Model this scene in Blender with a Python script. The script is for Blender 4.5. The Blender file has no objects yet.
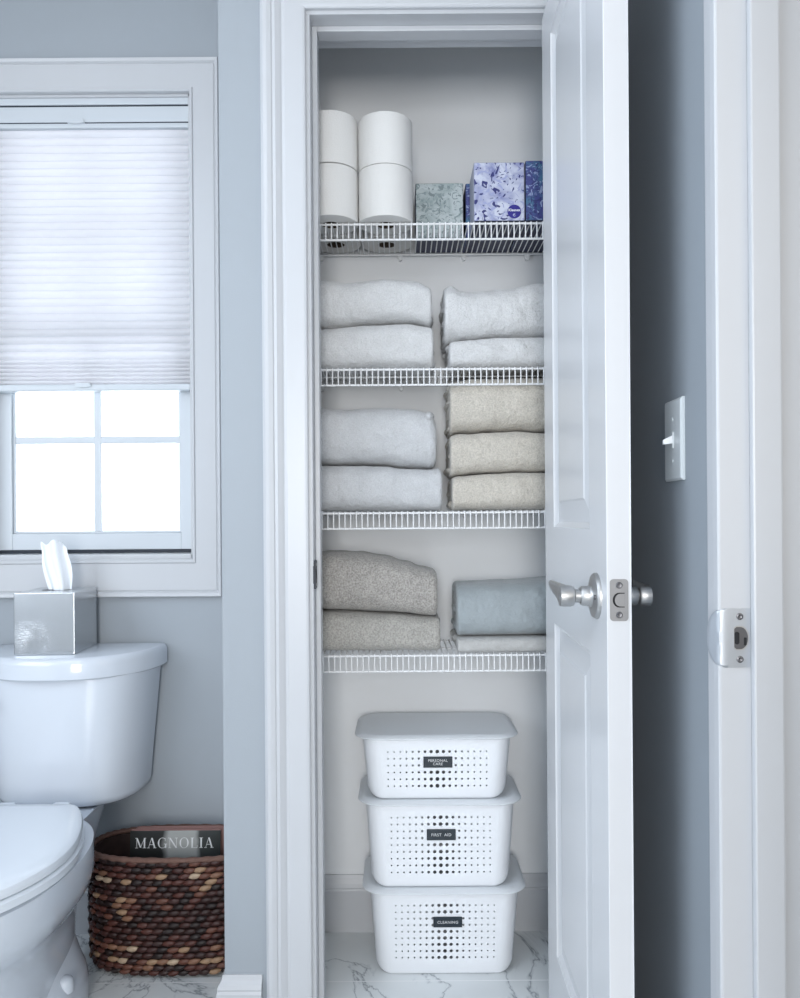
import bpy, bmesh, math, random
from mathutils import Vector, Matrix, noise
random.seed(7)
C = bpy.context.scene.collection
PI = math.pi

# ------------------------------------------------------------------ materials
def new_mat(name):
    m = bpy.data.materials.new(name); m.use_nodes = True
    nt = m.node_tree
    return m, nt, nt.nodes['Principled BSDF']

def mat(name, col, rough=0.5, metal=0.0, var=0.0, vscale=8.0, bump=0.0, bscale=200.0, sheen=0.0, coat=0.0, spec=0.5, bdist=0.001, sss=0.0):
    m, nt, p = new_mat(name)
    N, L = nt.nodes, nt.links
    p.inputs['Base Color'].default_value = (*col, 1)
    p.inputs['Roughness'].default_value = rough
    p.inputs['Metallic'].default_value = metal
    p.inputs['Specular IOR Level'].default_value = spec
    p.inputs['Sheen Weight'].default_value = sheen
    p.inputs['Coat Weight'].default_value = coat
    tc = N.new('ShaderNodeTexCoord')
    if var > 0:
        n = N.new('ShaderNodeTexNoise'); n.inputs['Scale'].default_value = vscale; n.inputs['Detail'].default_value = 4
        L.new(tc.outputs['Object'], n.inputs['Vector'])
        r = N.new('ShaderNodeMapRange'); r.inputs[3].default_value = 1 - var; r.inputs[4].default_value = 1 + var
        L.new(n.outputs['Fac'], r.inputs[0])
        mx = N.new('ShaderNodeVectorMath'); mx.operation = 'SCALE'; mx.inputs[0].default_value = col
        L.new(r.outputs[0], mx.inputs['Scale']); L.new(mx.outputs[0], p.inputs['Base Color'])
    if bump > 0:
        n2 = N.new('ShaderNodeTexNoise'); n2.inputs['Scale'].default_value = bscale; n2.inputs['Detail'].default_value = 3
        L.new(tc.outputs['Object'], n2.inputs['Vector'])
        b = N.new('ShaderNodeBump'); b.inputs['Strength'].default_value = bump; b.inputs['Distance'].default_value = bdist
        L.new(n2.outputs['Fac'], b.inputs['Height']); L.new(b.outputs[0], p.inputs['Normal'])
    return m

M = {}
M['wall'] = mat('blue_grey_paint', (0.330, 0.364, 0.400), 0.6, var=0.02, vscale=3, bump=0.12, bscale=350)
M['closet_wall'] = mat('closet_wall_paint', (0.81, 0.825, 0.84), 0.65, var=0.02, vscale=2, bump=0.12, bscale=350)
M['ceiling'] = mat('ceiling_paint', (0.75, 0.76, 0.77), 0.8, var=0.01, bump=0.2, bscale=200)
M['trim'] = mat('white_trim_enamel', (0.525, 0.54, 0.565), 0.33, var=0.01, vscale=4, bump=0.03, bscale=60)
M['door'] = mat('white_door_enamel', (0.65, 0.66, 0.68), 0.26, var=0.008, vscale=4, bump=0.03, bscale=40)
M['vinyl'] = mat('white_window_vinyl', (0.56, 0.60, 0.64), 0.35)
M['dark_gap'] = mat('gap_shadow', (0.012, 0.018, 0.03), 0.6)  # near-black strips that paint the shade inside the window and rail gaps
M['wire'] = mat('white_coated_wire', (0.82, 0.83, 0.84), 0.35)
M['plastic'] = mat('white_basket_plastic', (0.86, 0.885, 0.92), 0.42, var=0.005)
M['lid'] = mat('white_lid_plastic', (0.72, 0.75, 0.78), 0.4, var=0.005, bump=0.1, bscale=500)
M['plate'] = mat('label_slate', (0.012, 0.022, 0.032), 0.35)
M['ink_white'] = mat('white_lettering', (0.72, 0.73, 0.74), 0.6)
M['porcelain'] = mat('white_porcelain', (0.63, 0.675, 0.74), 0.12, coat=0.3)
M['seat'] = mat('white_seat_plastic', (0.72, 0.765, 0.82), 0.2)
M['nickel'] = mat('satin_nickel', (0.50, 0.50, 0.50), 0.42, metal=1.0, var=0.03, vscale=60)
M['nickel_plate'] = mat('brushed_latch_plate', (0.27, 0.27, 0.275), 0.5, metal=0.8, var=.04, vscale=90)
M['nickel_dk'] = mat('dark_latch_steel', (0.16, 0.16, 0.17), 0.4, metal=0.9)
M['nickel_lt'] = mat('strike_plate_steel', (0.50, 0.53, 0.57), 0.42, metal=0.8)
M['black'] = mat('dark_void', (0.012, 0.012, 0.014), 0.8)
M['switch'] = mat('switch_plastic', (0.70, 0.74, 0.76), 0.3)
M['paper'] = mat('roll_paper', (0.74, 0.735, 0.72), 0.9, bump=0.35, bscale=320, bdist=0.0015, sheen=0.1)
M['card'] = mat('roll_cardboard', (0.10, 0.075, 0.055), 0.9)
M['tissue'] = mat('tissue_paper', (0.86, 0.90, 0.95), 0.9, bump=0.2, bscale=60)

def towel_mat(name, col, bs=330, contrast=0.10, bump=1.0):
    m, nt, p = new_mat(name); N, L = nt.nodes, nt.links
    p.inputs['Roughness'].default_value = 0.95; p.inputs['Sheen Weight'].default_value = 0.35
    p.inputs['Sheen Roughness'].default_value = 0.5; p.inputs['Specular IOR Level'].default_value = 0.1
    tc = N.new('ShaderNodeTexCoord')
    n = N.new('ShaderNodeTexNoise'); n.inputs['Scale'].default_value = bs; n.inputs['Detail'].default_value = 2
    n1 = N.new('ShaderNodeTexNoise'); n1.inputs['Scale'].default_value = 25; n1.inputs['Detail'].default_value = 3
    L.new(tc.outputs['Object'], n.inputs['Vector']); L.new(tc.outputs['Object'], n1.inputs['Vector'])
    r = N.new('ShaderNodeMapRange'); r.inputs[1].default_value = .3; r.inputs[2].default_value = .7
    r.inputs[3].default_value = 1 - contrast; r.inputs[4].default_value = 1 + contrast
    L.new(n.outputs['Fac'], r.inputs[0])
    r1 = N.new('ShaderNodeMapRange'); r1.inputs[3].default_value = .90; r1.inputs[4].default_value = 1.08
    L.new(n1.outputs['Fac'], r1.inputs[0])
    mu = N.new('ShaderNodeMath'); mu.operation = 'MULTIPLY'; L.new(r.outputs[0], mu.inputs[0]); L.new(r1.outputs[0], mu.inputs[1])
    mx = N.new('ShaderNodeVectorMath'); mx.operation = 'SCALE'; mx.inputs[0].default_value = col
    L.new(mu.outputs[0], mx.inputs['Scale']); L.new(mx.outputs[0], p.inputs['Base Color'])
    b = N.new('ShaderNodeBump'); b.inputs['Strength'].default_value = bump; b.inputs['Distance'].default_value = 0.002
    L.new(n.outputs['Fac'], b.inputs['Height'])
    b2 = N.new('ShaderNodeBump'); b2.inputs['Strength'].default_value = .9; b2.inputs['Distance'].default_value = 0.01
    L.new(n1.outputs['Fac'], b2.inputs['Height']); L.new(b.outputs[0], b2.inputs['Normal'])
    L.new(b2.outputs[0], p.inputs['Normal'])
    return m
M['t_white'] = towel_mat('white_terry', (0.66, 0.665, 0.67), contrast=.08)
M['t_white2'] = towel_mat('pale_grey_terry', (0.60, 0.61, 0.625), contrast=.08)
M['t_cream'] = towel_mat('cream_terry', (0.58, 0.545, 0.485), 300, contrast=.16)
M['t_taupe'] = towel_mat('taupe_terry', (0.395, 0.375, 0.35), 270, contrast=.31, bump=1)
M['t_taupe2'] = towel_mat('light_taupe_terry', (0.42, 0.405, 0.375), 270, contrast=.24)
M['t_blue'] = towel_mat('pale_blue_cotton', (0.355, 0.395, 0.415), contrast=.03, bump=.4)
M['t_ivory'] = towel_mat('ivory_cotton', (0.50, 0.50, 0.49), contrast=.03, bump=.4)

def marble():
    m, nt, p = new_mat('marble_floor_tile'); N, L = nt.nodes, nt.links
    p.inputs['Roughness'].default_value = 0.22
    geo = N.new('ShaderNodeNewGeometry'); sep = N.new('ShaderNodeSeparateXYZ'); L.new(geo.outputs['Position'], sep.inputs[0])
    n = N.new('ShaderNodeTexNoise'); n.inputs['Scale'].default_value = 2.6; n.inputs['Detail'].default_value = 6; n.inputs['Distortion'].default_value = 1.6; n.inputs['Roughness'].default_value = .58
    L.new(geo.outputs['Position'], n.inputs['Vector'])
    # veins: |noise-0.5| small
    s = N.new('ShaderNodeMath'); s.operation = 'SUBTRACT'; s.inputs[1].default_value = .5; L.new(n.outputs['Fac'], s.inputs[0])
    a = N.new('ShaderNodeMath'); a.operation = 'ABSOLUTE'; L.new(s.outputs[0], a.inputs[0])
    r = N.new('ShaderNodeValToRGB'); e = r.color_ramp.elements
    e[0].position = 0; e[0].color = (.30, .33, .35, 1); e[1].position = .022; e[1].color = (.76, .79, .80, 1)
    x = e.new(.006); x.color = (.62, .65, .67, 1)
    L.new(a.outputs[0], r.inputs[0])
    n2 = N.new('ShaderNodeTexNoise'); n2.inputs['Scale'].default_value = 2.2; n2.inputs['Detail'].default_value = 4
    L.new(geo.outputs['Position'], n2.inputs['Vector'])
    r2 = N.new('ShaderNodeMapRange'); r2.inputs[1].default_value = .3; r2.inputs[2].default_value = .7; r2.inputs[3].default_value = .85; r2.inputs[4].default_value = 1.1; L.new(n2.outputs['Fac'], r2.inputs[0])
    mx = N.new('ShaderNodeVectorMath'); mx.operation = 'SCALE'; L.new(r.outputs[0], mx.inputs[0]); L.new(r2.outputs[0], mx.inputs['Scale'])
    def M_(op, a_, b_=None):
        q = N.new('ShaderNodeMath'); q.operation = op
        for i, v in enumerate((a_, b_)):
            if v is None: continue
            if isinstance(v, (int, float)): q.inputs[i].default_value = v
            else: L.new(v, q.inputs[i])
        return q.outputs[0]
    ty = M_('DIVIDE', M_('SUBTRACT', sep.outputs['Y'], 1.753 - 30.5), .305)
    row = M_('FLOOR', ty)
    fy = M_('ABSOLUTE', M_('SUBTRACT', M_('FRACT', M_('ADD', ty, .5)), .5))
    off = M_('MULTIPLY', M_('SUBTRACT', 1.0, M_('MODULO', row, 2.0)), -.33)
    tx = M_('ADD', M_('DIVIDE', M_('ADD', sep.outputs['X'], .705 + 61.0), 1.22), off)
    fx = M_('ABSOLUTE', M_('SUBTRACT', M_('FRACT', M_('ADD', tx, .5)), .5))
    g = M_('MAXIMUM', M_('LESS_THAN', fy, .0016 / .305), M_('LESS_THAN', fx, .0016 / 1.22))
    mix = N.new('ShaderNodeMix'); mix.data_type = 'RGBA'
    L.new(g, mix.inputs[0]); L.new(mx.outputs[0], mix.inputs[6]); mix.inputs[7].default_value = (.86, .87, .88, 1)
    L.new(mix.outputs[2], p.inputs['Base Color'])
    return m
M['marble'] = marble()

def floral(name, base, c1, c2, c3, scale):
    m, nt, p = new_mat(name); N, L = nt.nodes, nt.links
    p.inputs['Roughness'].default_value = 0.4
    tc = N.new('ShaderNodeTexCoord')
    def ramp(sc, lo, hi, dist, det=3, seed=0.0):
        mp = N.new('ShaderNodeMapping'); mp.inputs['Location'].default_value = (seed, seed * .7, seed * 1.3)
        L.new(tc.outputs['Object'], mp.inputs[0])
        n = N.new('ShaderNodeTexNoise'); n.inputs['Scale'].default_value = sc; n.inputs['Detail'].default_value = det; n.inputs['Distortion'].default_value = dist
        L.new(mp.outputs[0], n.inputs['Vector'])
        r = N.new('ShaderNodeMapRange'); r.inputs[1].default_value = lo; r.inputs[2].default_value = hi
        L.new(n.outputs['Fac'], r.inputs[0]); return r.outputs[0]
    cur = None
    for i, (c, sc, lo, hi, d) in enumerate(((c1, scale * .6, .42, .66, 1.5), (c2, scale * 1.2, .54, .60, 3.0), (c3, scale, .59, .615, 3.0))):
        mix = N.new('ShaderNodeMix'); mix.data_type = 'RGBA'
        L.new(ramp(sc, lo, hi, d, 3, i * 3.1 + len(name)), mix.inputs[0])
        if cur is None: mix.inputs[6].default_value = (*base, 1)
        else: L.new(cur, mix.inputs[6])
        mix.inputs[7].default_value = (*c, 1); cur = mix.outputs[2]
    L.new(cur, p.inputs['Base Color'])
    return m
M['fl_purple'] = floral('purple_floral_carton', (.56, .59, .70), (.20, .22, .42), (.32, .35, .56), (.022, .026, .15), 27)
M['fl_grey'] = floral('grey_green_floral_carton', (.50, .56, .57), (.30, .37, .38), (.24, .30, .31), (.20, .25, .26), 34)
M['fl_navy'] = floral('navy_teal_carton', (.05, .06, .22), (.06, .16, .27), (.03, .03, .14), (.28, .34, .52), 48)
M['navy'] = mat('navy_carton_board', (.02, .025, .07), .5)
M['lilac'] = mat('lilac_carton_board', (.36, .38, .48), .5)
M['logo'] = mat('indigo_badge', (.02, .015, .22), .4)

def glass():
    m, nt, p = new_mat('window_glass'); N, L = nt.nodes, nt.links
    g = N.new('ShaderNodeBsdfGlossy'); g.inputs['Roughness'].default_value = 0.0
    t = N.new('ShaderNodeBsdfTransparent'); t.inputs[0].default_value = (.97, .98, .98, 1)
    f = N.new('ShaderNodeFresnel'); f.inputs['IOR'].default_value = 1.45
    mx = N.new('ShaderNodeMixShader'); L.new(f.outputs[0], mx.inputs[0]); L.new(t.outputs[0], mx.inputs[1]); L.new(g.outputs[0], mx.inputs[2])
    L.new(mx.outputs[0], N['Material Output'].inputs[0])
    return m
M['glass'] = glass()

def shade_fabric():
    m, nt, p = new_mat('cellular_shade_fabric'); N, L = nt.nodes, nt.links
    d = N.new('ShaderNodeBsdfDiffuse'); d.inputs[0].default_value = (.74, .75, .78, 1)
    t = N.new('ShaderNodeBsdfTranslucent'); t.inputs[0].default_value = (.88, .85, .86, 1)
    mx = N.new('ShaderNodeMixShader'); mx.inputs[0].default_value = .36
    L.new(d.outputs[0], mx.inputs[1]); L.new(t.outputs[0], mx.inputs[2]); L.new(mx.outputs[0], N['Material Output'].inputs[0])
    return m
M['shade'] = shade_fabric()

def silver():
    m, nt, p = new_mat('hammered_silver'); N, L = nt.nodes, nt.links
    p.inputs['Metallic'].default_value = .95; p.inputs['Roughness'].default_value = .27
    p.inputs['Base Color'].default_value = (.58, .60, .62, 1)
    tc = N.new('ShaderNodeTexCoord'); v = N.new('ShaderNodeTexVoronoi'); v.inputs['Scale'].default_value = 330
    L.new(tc.outputs['Object'], v.inputs['Vector'])
    n = N.new('ShaderNodeTexNoise'); n.inputs['Scale'].default_value = 22; n.inputs['Detail'].default_value = 2; L.new(tc.outputs['Object'], n.inputs['Vector'])
    r = N.new('ShaderNodeMapRange'); r.inputs[1].default_value = .35; r.inputs[2].default_value = .6; L.new(n.outputs['Fac'], r.inputs[0])
    dd = N.new('ShaderNodeVectorMath'); dd.operation = 'DISTANCE'; dd.inputs[1].default_value = (-.030, -.074, .034); L.new(tc.outputs['Object'], dd.inputs[0])
    dr = N.new('ShaderNodeMapRange'); dr.inputs[1].default_value = .055; dr.inputs[2].default_value = .02; dr.inputs[3].default_value = .12; dr.inputs[4].default_value = 1; L.new(dd.outputs['Value'], dr.inputs[0])
    m0 = N.new('ShaderNodeMath'); m0.operation = 'MULTIPLY'; L.new(r.outputs[0], m0.inputs[0]); L.new(dr.outputs[0], m0.inputs[1])
    mu = N.new('ShaderNodeMath'); mu.operation = 'MULTIPLY'; L.new(v.outputs['Distance'], mu.inputs[0]); L.new(m0.outputs[0], mu.inputs[1])
    b = N.new('ShaderNodeBump'); b.inputs['Strength'].default_value = .6; b.inputs['Distance'].default_value = .0012
    L.new(mu.outputs[0], b.inputs['Height']); L.new(b.outputs[0], p.inputs['Normal'])
    return m
M['silver'] = silver()

def basket_mat():
    m, nt, p = new_mat('water_hyacinth_weave'); N, L = nt.nodes, nt.links
    a = N.new('ShaderNodeAttribute'); a.attribute_name = 'tone'
    tc = N.new('ShaderNodeTexCoord'); n = N.new('ShaderNodeTexNoise'); n.inputs['Scale'].default_value = 150; L.new(tc.outputs['Object'], n.inputs['Vector'])
    r = N.new('ShaderNodeMapRange'); r.inputs[3].default_value = .75; r.inputs[4].default_value = 1.25; L.new(n.outputs['Fac'], r.inputs[0])
    mx = N.new('ShaderNodeVectorMath'); mx.operation = 'SCALE'; L.new(a.outputs['Color'], mx.inputs[0]); L.new(r.outputs[0], mx.inputs['Scale'])
    L.new(mx.outputs[0], p.inputs['Base Color']); p.inputs['Roughness'].default_value = .5
    return m
M['weave'] = basket_mat()
M['rim'] = mat('basket_rim_fibre', (.15, .08, .06), .7, var=.35, vscale=120, bump=.8, bscale=200)
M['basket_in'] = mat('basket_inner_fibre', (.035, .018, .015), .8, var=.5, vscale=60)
M['pages'] = mat('magazine_page_edge', (.32, .17, .15), .8)
M['mag_back'] = mat('magazine_back_cover', (.22, .12, .11), .5)
def cover_mat():
    m, nt, p = new_mat('magazine_cover_print'); N, L = nt.nodes, nt.links
    tc = N.new('ShaderNodeTexCoord'); sp = N.new('ShaderNodeSeparateXYZ'); L.new(tc.outputs['Object'], sp.inputs[0])
    n = N.new('ShaderNodeTexNoise'); n.inputs['Scale'].default_value = 9; n.inputs['Detail'].default_value = 4; L.new(tc.outputs['Object'], n.inputs['Vector'])
    ad = N.new('ShaderNodeMath'); ad.operation = 'MULTIPLY_ADD'; ad.inputs[1].default_value = .06; L.new(n.outputs['Fac'], ad.inputs[0]); L.new(sp.outputs['X'], ad.inputs[2])
    r = N.new('ShaderNodeValToRGB'); r.color_ramp.interpolation = 'LINEAR'
    mr = N.new('ShaderNodeMapRange'); mr.inputs[1].default_value = -.08; mr.inputs[2].default_value = .14; L.new(ad.outputs[0], mr.inputs[0])
    e = r.color_ramp.elements; e[0].position = .0; e[0].color = (.02, .022, .022, 1); e[1].position = 1; e[1].color = (.03, .035, .035, 1)
    for pos, c in ((.36, (.025, .027, .027)), (.44, (.36, .37, .36)), (.74, (.36, .37, .36)), (.80, (.05, .055, .055))):
        x = e.new(pos); x.color = (*c, 1)
    L.new(mr.outputs[0], r.inputs[0]); L.new(r.outputs[0], p.inputs['Base Color']); p.inputs['Roughness'].default_value = .3
    return m
M['cover'] = cover_mat()
M['chrome_dark'] = mat('dark_metal_strike', (.03, .033, .042), .5, metal=.3)

# ------------------------------------------------------------------ mesh helpers
class MB:
    def __init__(self): self.bm = bmesh.new()
    def box(self, x0, x1, y0, y1, z0, z1, bev=0.0, seg=2):
        bm = self.bm
        vs = [bm.verts.new((x, y, z)) for x in (x0, x1) for y in (y0, y1) for z in (z0, z1)]
        q = [(0, 1, 3, 2), (4, 6, 7, 5), (0, 4, 5, 1), (2, 3, 7, 6), (0, 2, 6, 4), (1, 5, 7, 3)]
        fs = [bm.faces.new([vs[i] for i in f]) for f in q]
        if bev > 0:
            es = list({e for f in fs for e in f.edges})
            bmesh.ops.bevel(bm, geom=es, offset=bev, segments=seg, profile=.6, affect='EDGES')
        return self
    def rings(self, rings, closed=True, cap0=True, cap1=True):
        bm = self.bm
        R = [[bm.verts.new(p) for p in r] for r in rings]
        n = len(R[0])
        for a, b in zip(R, R[1:]):
            for i in range(n if closed else n - 1):
                j = (i + 1) % n
                bm.faces.new((a[i], a[j], b[j], b[i]))
        if cap0: bm.faces.new(list(reversed(R[0])))
        if cap1: bm.faces.new(R[-1])
        return self
    def tube(self, pts, r, n=8, caps=True):
        pts = [Vector(p) for p in pts]
        rr = r if isinstance(r, (list, tuple)) else [r] * len(pts)
        rings = []; up = None
        for i, p in enumerate(pts):
            d = (pts[min(i + 1, len(pts) - 1)] - pts[max(i - 1, 0)]).normalized()
            if up is None: up = Vector((0, 0, 1)) if abs(d.z) < .9 else Vector((1, 0, 0))
            s = d.cross(up).normalized(); up = s.cross(d).normalized()
            rings.append([p + (s * math.cos(2 * PI * k / n) + up * math.sin(2 * PI * k / n)) * rr[i] for k in range(n)])
        return self.rings(rings, True, caps, caps)
    def lathe(self, prof, n=40, axis='Z', at=(0, 0, 0), capped=True):
        rings = []
        for r, h in prof:
            ring = []
            for k in range(n):
                a = 2 * PI * k / n; c, s = r * math.cos(a), r * math.sin(a)
                p = {'Z': (c, s, h), 'X': (h, c, s), 'Y': (s, h, c)}[axis]
                ring.append(Vector(p) + Vector(at))
            rings.append(ring)
        return self.rings(rings, True, capped, capped)
    def poly_prism(self, pts2, axis, a, b):
        def mk(p, t):
            return {'X': (t, p[0], p[1]), 'Y': (p[0], t, p[1]), 'Z': (p[0], p[1], t)}[axis]
        return self.rings([[mk(p, a) for p in pts2], [mk(p, b) for p in pts2]])
    def build(self, name, m, parent=None, smooth=False, ang=40, recalc=True):
        bm = self.bm
        if recalc: bmesh.ops.recalc_face_normals(bm, faces=bm.faces)
        me = bpy.data.meshes.new(name); bm.to_mesh(me); bm.free()
        me.materials.append(m)
        if smooth:
            for p in me.polygons: p.use_smooth = True
            try: me.set_sharp_from_angle(angle=math.radians(ang))
            except Exception: pass
        o = bpy.data.objects.new(name, me); C.objects.link(o)
        if parent is not None:
            o.parent = parent
            o.matrix_parent_inverse = Matrix.Translation(-parent.location) if False else Matrix.Identity(4)
        return o

def empty(name, loc=(0, 0, 0), rz=0):
    o = bpy.data.objects.new(name, None); C.objects.link(o)
    o.location = loc; o.rotation_euler = (0, 0, rz); o.empty_display_size = .05
    return o
def tag(o, label=None, cat=None, group=None, kind=None):
    if label: o['label'] = label
    if cat: o['category'] = cat
    if group: o['group'] = group
    if kind: o['kind'] = kind
    return o
def struct(o): o['kind'] = 'structure'; return o
def offset(o, v):
    """shift a mesh's data so that it is written relative to its parent's base"""
    o.data.transform(Matrix.Translation(Vector(v))); return o
def copy_tree(o, parent=None):
    c = o.copy(); C.objects.link(c)
    if parent is not None: c.parent = parent
    for ch in [x for x in bpy.data.objects if x.parent == o]: copy_tree(ch, c)
    return c

def superell(hx, hy, n=4.0, N=48, cx=0, cy=0):
    out = []
    for k in range(N):
        a = 2 * PI * k / N; c, s = math.cos(a), math.sin(a)
        out.append((cx + hx * math.copysign(abs(c) ** (2 / n), c), cy + hy * math.copysign(abs(s) ** (2 / n), s)))
    return out
def rrect(hx, hy, r, seg=8, cx=0, cy=0):
    out = []
    for (sx, sy, a0) in ((1, 1, 0), (-1, 1, PI / 2), (-1, -1, PI), (1, -1, 1.5 * PI)):
        for k in range(seg + 1):
            a = a0 + PI / 2 * k / seg
            out.append((cx + sx * (hx - r) + r * math.cos(a), cy + sy * (hy - r) + r * math.sin(a)))
    return out

def text(name, body, size, m, loc, parent=None, rot=(PI / 2, 0, 0), ext=.0003, spacing=1.0, xs=1.0, bold=0.0):
    cu = bpy.data.curves.new(name, 'FONT'); cu.body = body; cu.size = size; cu.align_x = 'CENTER'; cu.align_y = 'CENTER'
    cu.extrude = ext; cu.space_character = spacing; cu.offset = bold; cu.resolution_u = 3; cu.space_line = .9
    o = bpy.data.objects.new(name, cu); C.objects.link(o)
    bpy.context.view_layer.update()
    me = bpy.data.meshes.new_from_object(o.evaluated_get(bpy.context.evaluated_depsgraph_get()))
    bpy.data.objects.remove(o)
    me.transform(Matrix.Diagonal((xs, 1, 1, 1)))
    me.materials.clear(); me.materials.append(m)
    o = bpy.data.objects.new(name, me); C.objects.link(o)
    o.location = loc; o.rotation_euler = rot
    if parent is not None: o.parent = parent
    return o

# ------------------------------------------------------------------ key dimensions (metres; camera at the origin of X and Y)
HC = 1.043                       # eye height
D0, WT = 1.59, .115              # closet front wall: face and thickness
DB = 1.975                       # outer wall (window wall and closet back)
XJL, XJR, ZH = -.1770, .330, 2.0685   # closet opening
XC = -.3635                      # outer corner of the closet front wall
XR = .400                        # right wall face
XL, YR, ZC = -1.75, -2.60, 2.46  # left wall, rear wall, ceiling
JY = .940                        # strike jamb of the doorway in the right wall
WX0, WX1, WZ0, WZ1 = -1.049, -.523, .942, 2.118   # window opening

# ------------------------------------------------------------------ room shell
b = MB(); b.box(XL - .1, 2.3, YR - .1, DB + .12, -.05, 0); struct(b.build('floor', M['marble']))
b = MB(); b.box(XL - .1, 2.3, YR - .1, DB + .12, ZC, ZC + .05); struct(b.build('ceiling', M['ceiling']))
b = MB()
b.box(XL - .1, WX0, DB, DB + .12, 0, ZC); b.box(WX1, XC + .099, DB, DB + .12, 0, ZC)
b.box(WX0, WX1, DB, DB + .12, 0, WZ0); b.box(WX0, WX1, DB, DB + .12, WZ1, ZC)
struct(b.build('wall_back', M['wall']))
b = MB(); b.box(XC + .1, XR, DB, DB + .12, 0, ZC); struct(b.build('wall_closet_back', M['closet_wall']))
b = MB()
b.box(XC + .1, XJL - .018, D0 + .012, D0 + WT, 0, ZC); b.box(XJR + .018, XR, D0 + .012, D0 + WT, 0, ZC); b.box(XJL - .018, XJR + .018, D0 + .012, D0 + WT, ZH + .018, ZC)
struct(b.build('wall_closet_inner_front', M['closet_wall']))
b = MB()
b.box(XC, XJL - .018, D0, D0 + .012, 0, ZC); b.box(XJR + .018, XR, D0, D0 + .012, 0, ZC); b.box(XJL - .018, XJR + .018, D0, D0 + .012, ZH + .018, ZC)
b.box(XC, XC + .09, D0 + .012, DB, 0, ZC)
struct(b.build('wall_front', M['wall']))
b = MB(); b.box(XC + .09, XC + .1, D0 + WT, DB, 0, ZC); struct(b.build('wall_closet_left', M['closet_wall']))
b = MB(); b.box(XR, XR + .115, JY + .018, D0 + .012, 0, ZC); b.box(XR, XR + .115, D0 + .012, DB + .12, 0, ZC)
b.box(XR, XR + .115, .14, JY + .018, 2.08, ZC); b.box(XR, XR + .115, YR, .14, 0, ZC)
struct(b.build('wall_right', M['wall']))
b = MB(); b.box(XL - .1, XL, YR - .1, DB, 0, ZC); struct(b.build('wall_left', M['wall']))
b = MB(); b.box(XL, 2.3, YR - .1, YR, 0, ZC); struct(b.build('wall_rear', M['wall']))
b = MB(); b.box(2.2, 2.3, YR, DB + .12, 0, ZC); struct(b.build('wall_hall', M['ceiling']))
b = MB(); b.box(XR + .115, 2.2, DB + .02, DB + .12, 0, ZC); struct(b.build('wall_hall_back', M['ceiling']))

# ------------------------------------------------------------------ mouldings
def sweep(prof, path, closed, plane, name, m, parent=None):
    """prof: (u, v) points, u away from the opening, v out of the wall. path: 2-D corners; plane maps (a, b, v)->xyz"""
    n = len(path); P = [Vector(p) for p in path]
    rings = []
    for i in range(n):
        if closed or 0 < i < n - 1:
            d0 = (P[i] - P[i - 1]).normalized(); d1 = (P[(i + 1) % n] - P[i]).normalized()
        elif i == 0: d0 = d1 = (P[1] - P[0]).normalized()
        else: d0 = d1 = (P[-1] - P[-2]).normalized()
        n0 = Vector((-d0.y, d0.x)); n1 = Vector((-d1.y, d1.x)); mm = (n0 + n1)
        mm = mm / max(mm.dot(n0), 1e-6)
        rings.append([plane(P[i].x + mm.x * u, P[i].y + mm.y * u, v) for u, v in prof])
    b = MB()
    if closed: rings.append(rings[0])
    b.rings(rings, True, not closed, not closed)
    if closed: bmesh.ops.remove_doubles(b.bm, verts=b.bm.verts, dist=1e-6)
    return b.build(name, m, parent)

# casing profile: thin rounded inner edge, stepped, thick outer edge
CAS = [(u * 1.05, v) for u, v in [(0, 0), (0, .007), (.002, .009), (.006, .010), (.040, .0115), (.046, .010), (.050, .0125), (.058, .0165), (.064, .0150), (.066, .0172), (.074, .0195), (.081, .019), (.085, .015), (.087, .012), (.087, 0)]]
front = lambda Y: (lambda a, b_, v: (a, Y - v, b_))
struct(sweep(CAS, [(XJL - .008, 0), (XJL - .008, ZH + .008), (XJR + .006, ZH + .008), (XJR + .006, 0)], False, front(D0 - .0005), 'trim_1', M['trim']))
# the outward normal of the path must point away from the opening: path runs up the left leg, across and down
# closet jamb and stops
b = MB()
b.box(XJL - .018, XJL, D0, D0 + WT, 0, ZH, .001, 1); b.box(XJR, XJR + .018, D0, D0 + WT, 0, ZH, .001, 1); b.box(XJL - .018, XJR + .018, D0, D0 + WT, ZH, ZH + .018)
struct(b.build('trim_2', M['trim']))
b = MB()
b.box(XJL, XJL + .011, D0 + .037, D0 + .072, 0, ZH, .002); b.box(XJR - .011, XJR, D0 + .037, D0 + .072, 0, ZH, .002); b.box(XJL + .011, XJR - .011, D0 + .037, D0 + .072, ZH - .011, ZH, .002)
struct(b.build('trim_3', M['trim']))
# doorway in the right wall: jamb, stop, casing
b = MB(); b.box(XR - .0155, XR + .117, JY, JY + .018, 0, 2.08, .0012, 1); b.box(XR - .002, XR + .117, .14, JY, 2.062, 2.08, .001, 1); b.box(XR - .002, XR + .117, .14, .158, 0, 2.062, .001, 1)
struct(b.build('trim_4', M['trim']))
b = MB(); b.box(XR + .021, XR + .057, JY - .011, JY, 0, 2.06, .0025); b.box(XR + .021, XR + .057, .158, .169, 0, 2.06, .0025); b.box(XR + .021, XR + .057, .169, JY - .011, 2.051, 2.062, .0025)
struct(b.build('trim_5', M['trim']))
cas2 = [(0, 0), (0, .0155), (.0015, .0170), (.012, .0174), (.030, .0172), (.033, .0165), (.034, .014), (.034, 0)]
struct(sweep(cas2, [(JY + .0006, 0), (JY + .0006, 2.086), (.134, 2.086), (.134, 0)][::-1], False, lambda a, b_, v: (XR - v, a, b_), 'trim_6', M['trim']))
struct(sweep([(0, 0), (0, .008), (.01, .011), (.05, .014), (.057, .010), (.057, 0)], [(JY + .004, 0), (JY + .004, 2.086), (.134, 2.086), (.134, 0)][::-1], False, lambda a, b_, v: (XR + .115 + v, a, b_), 'trim_7', M['trim']))

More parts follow.
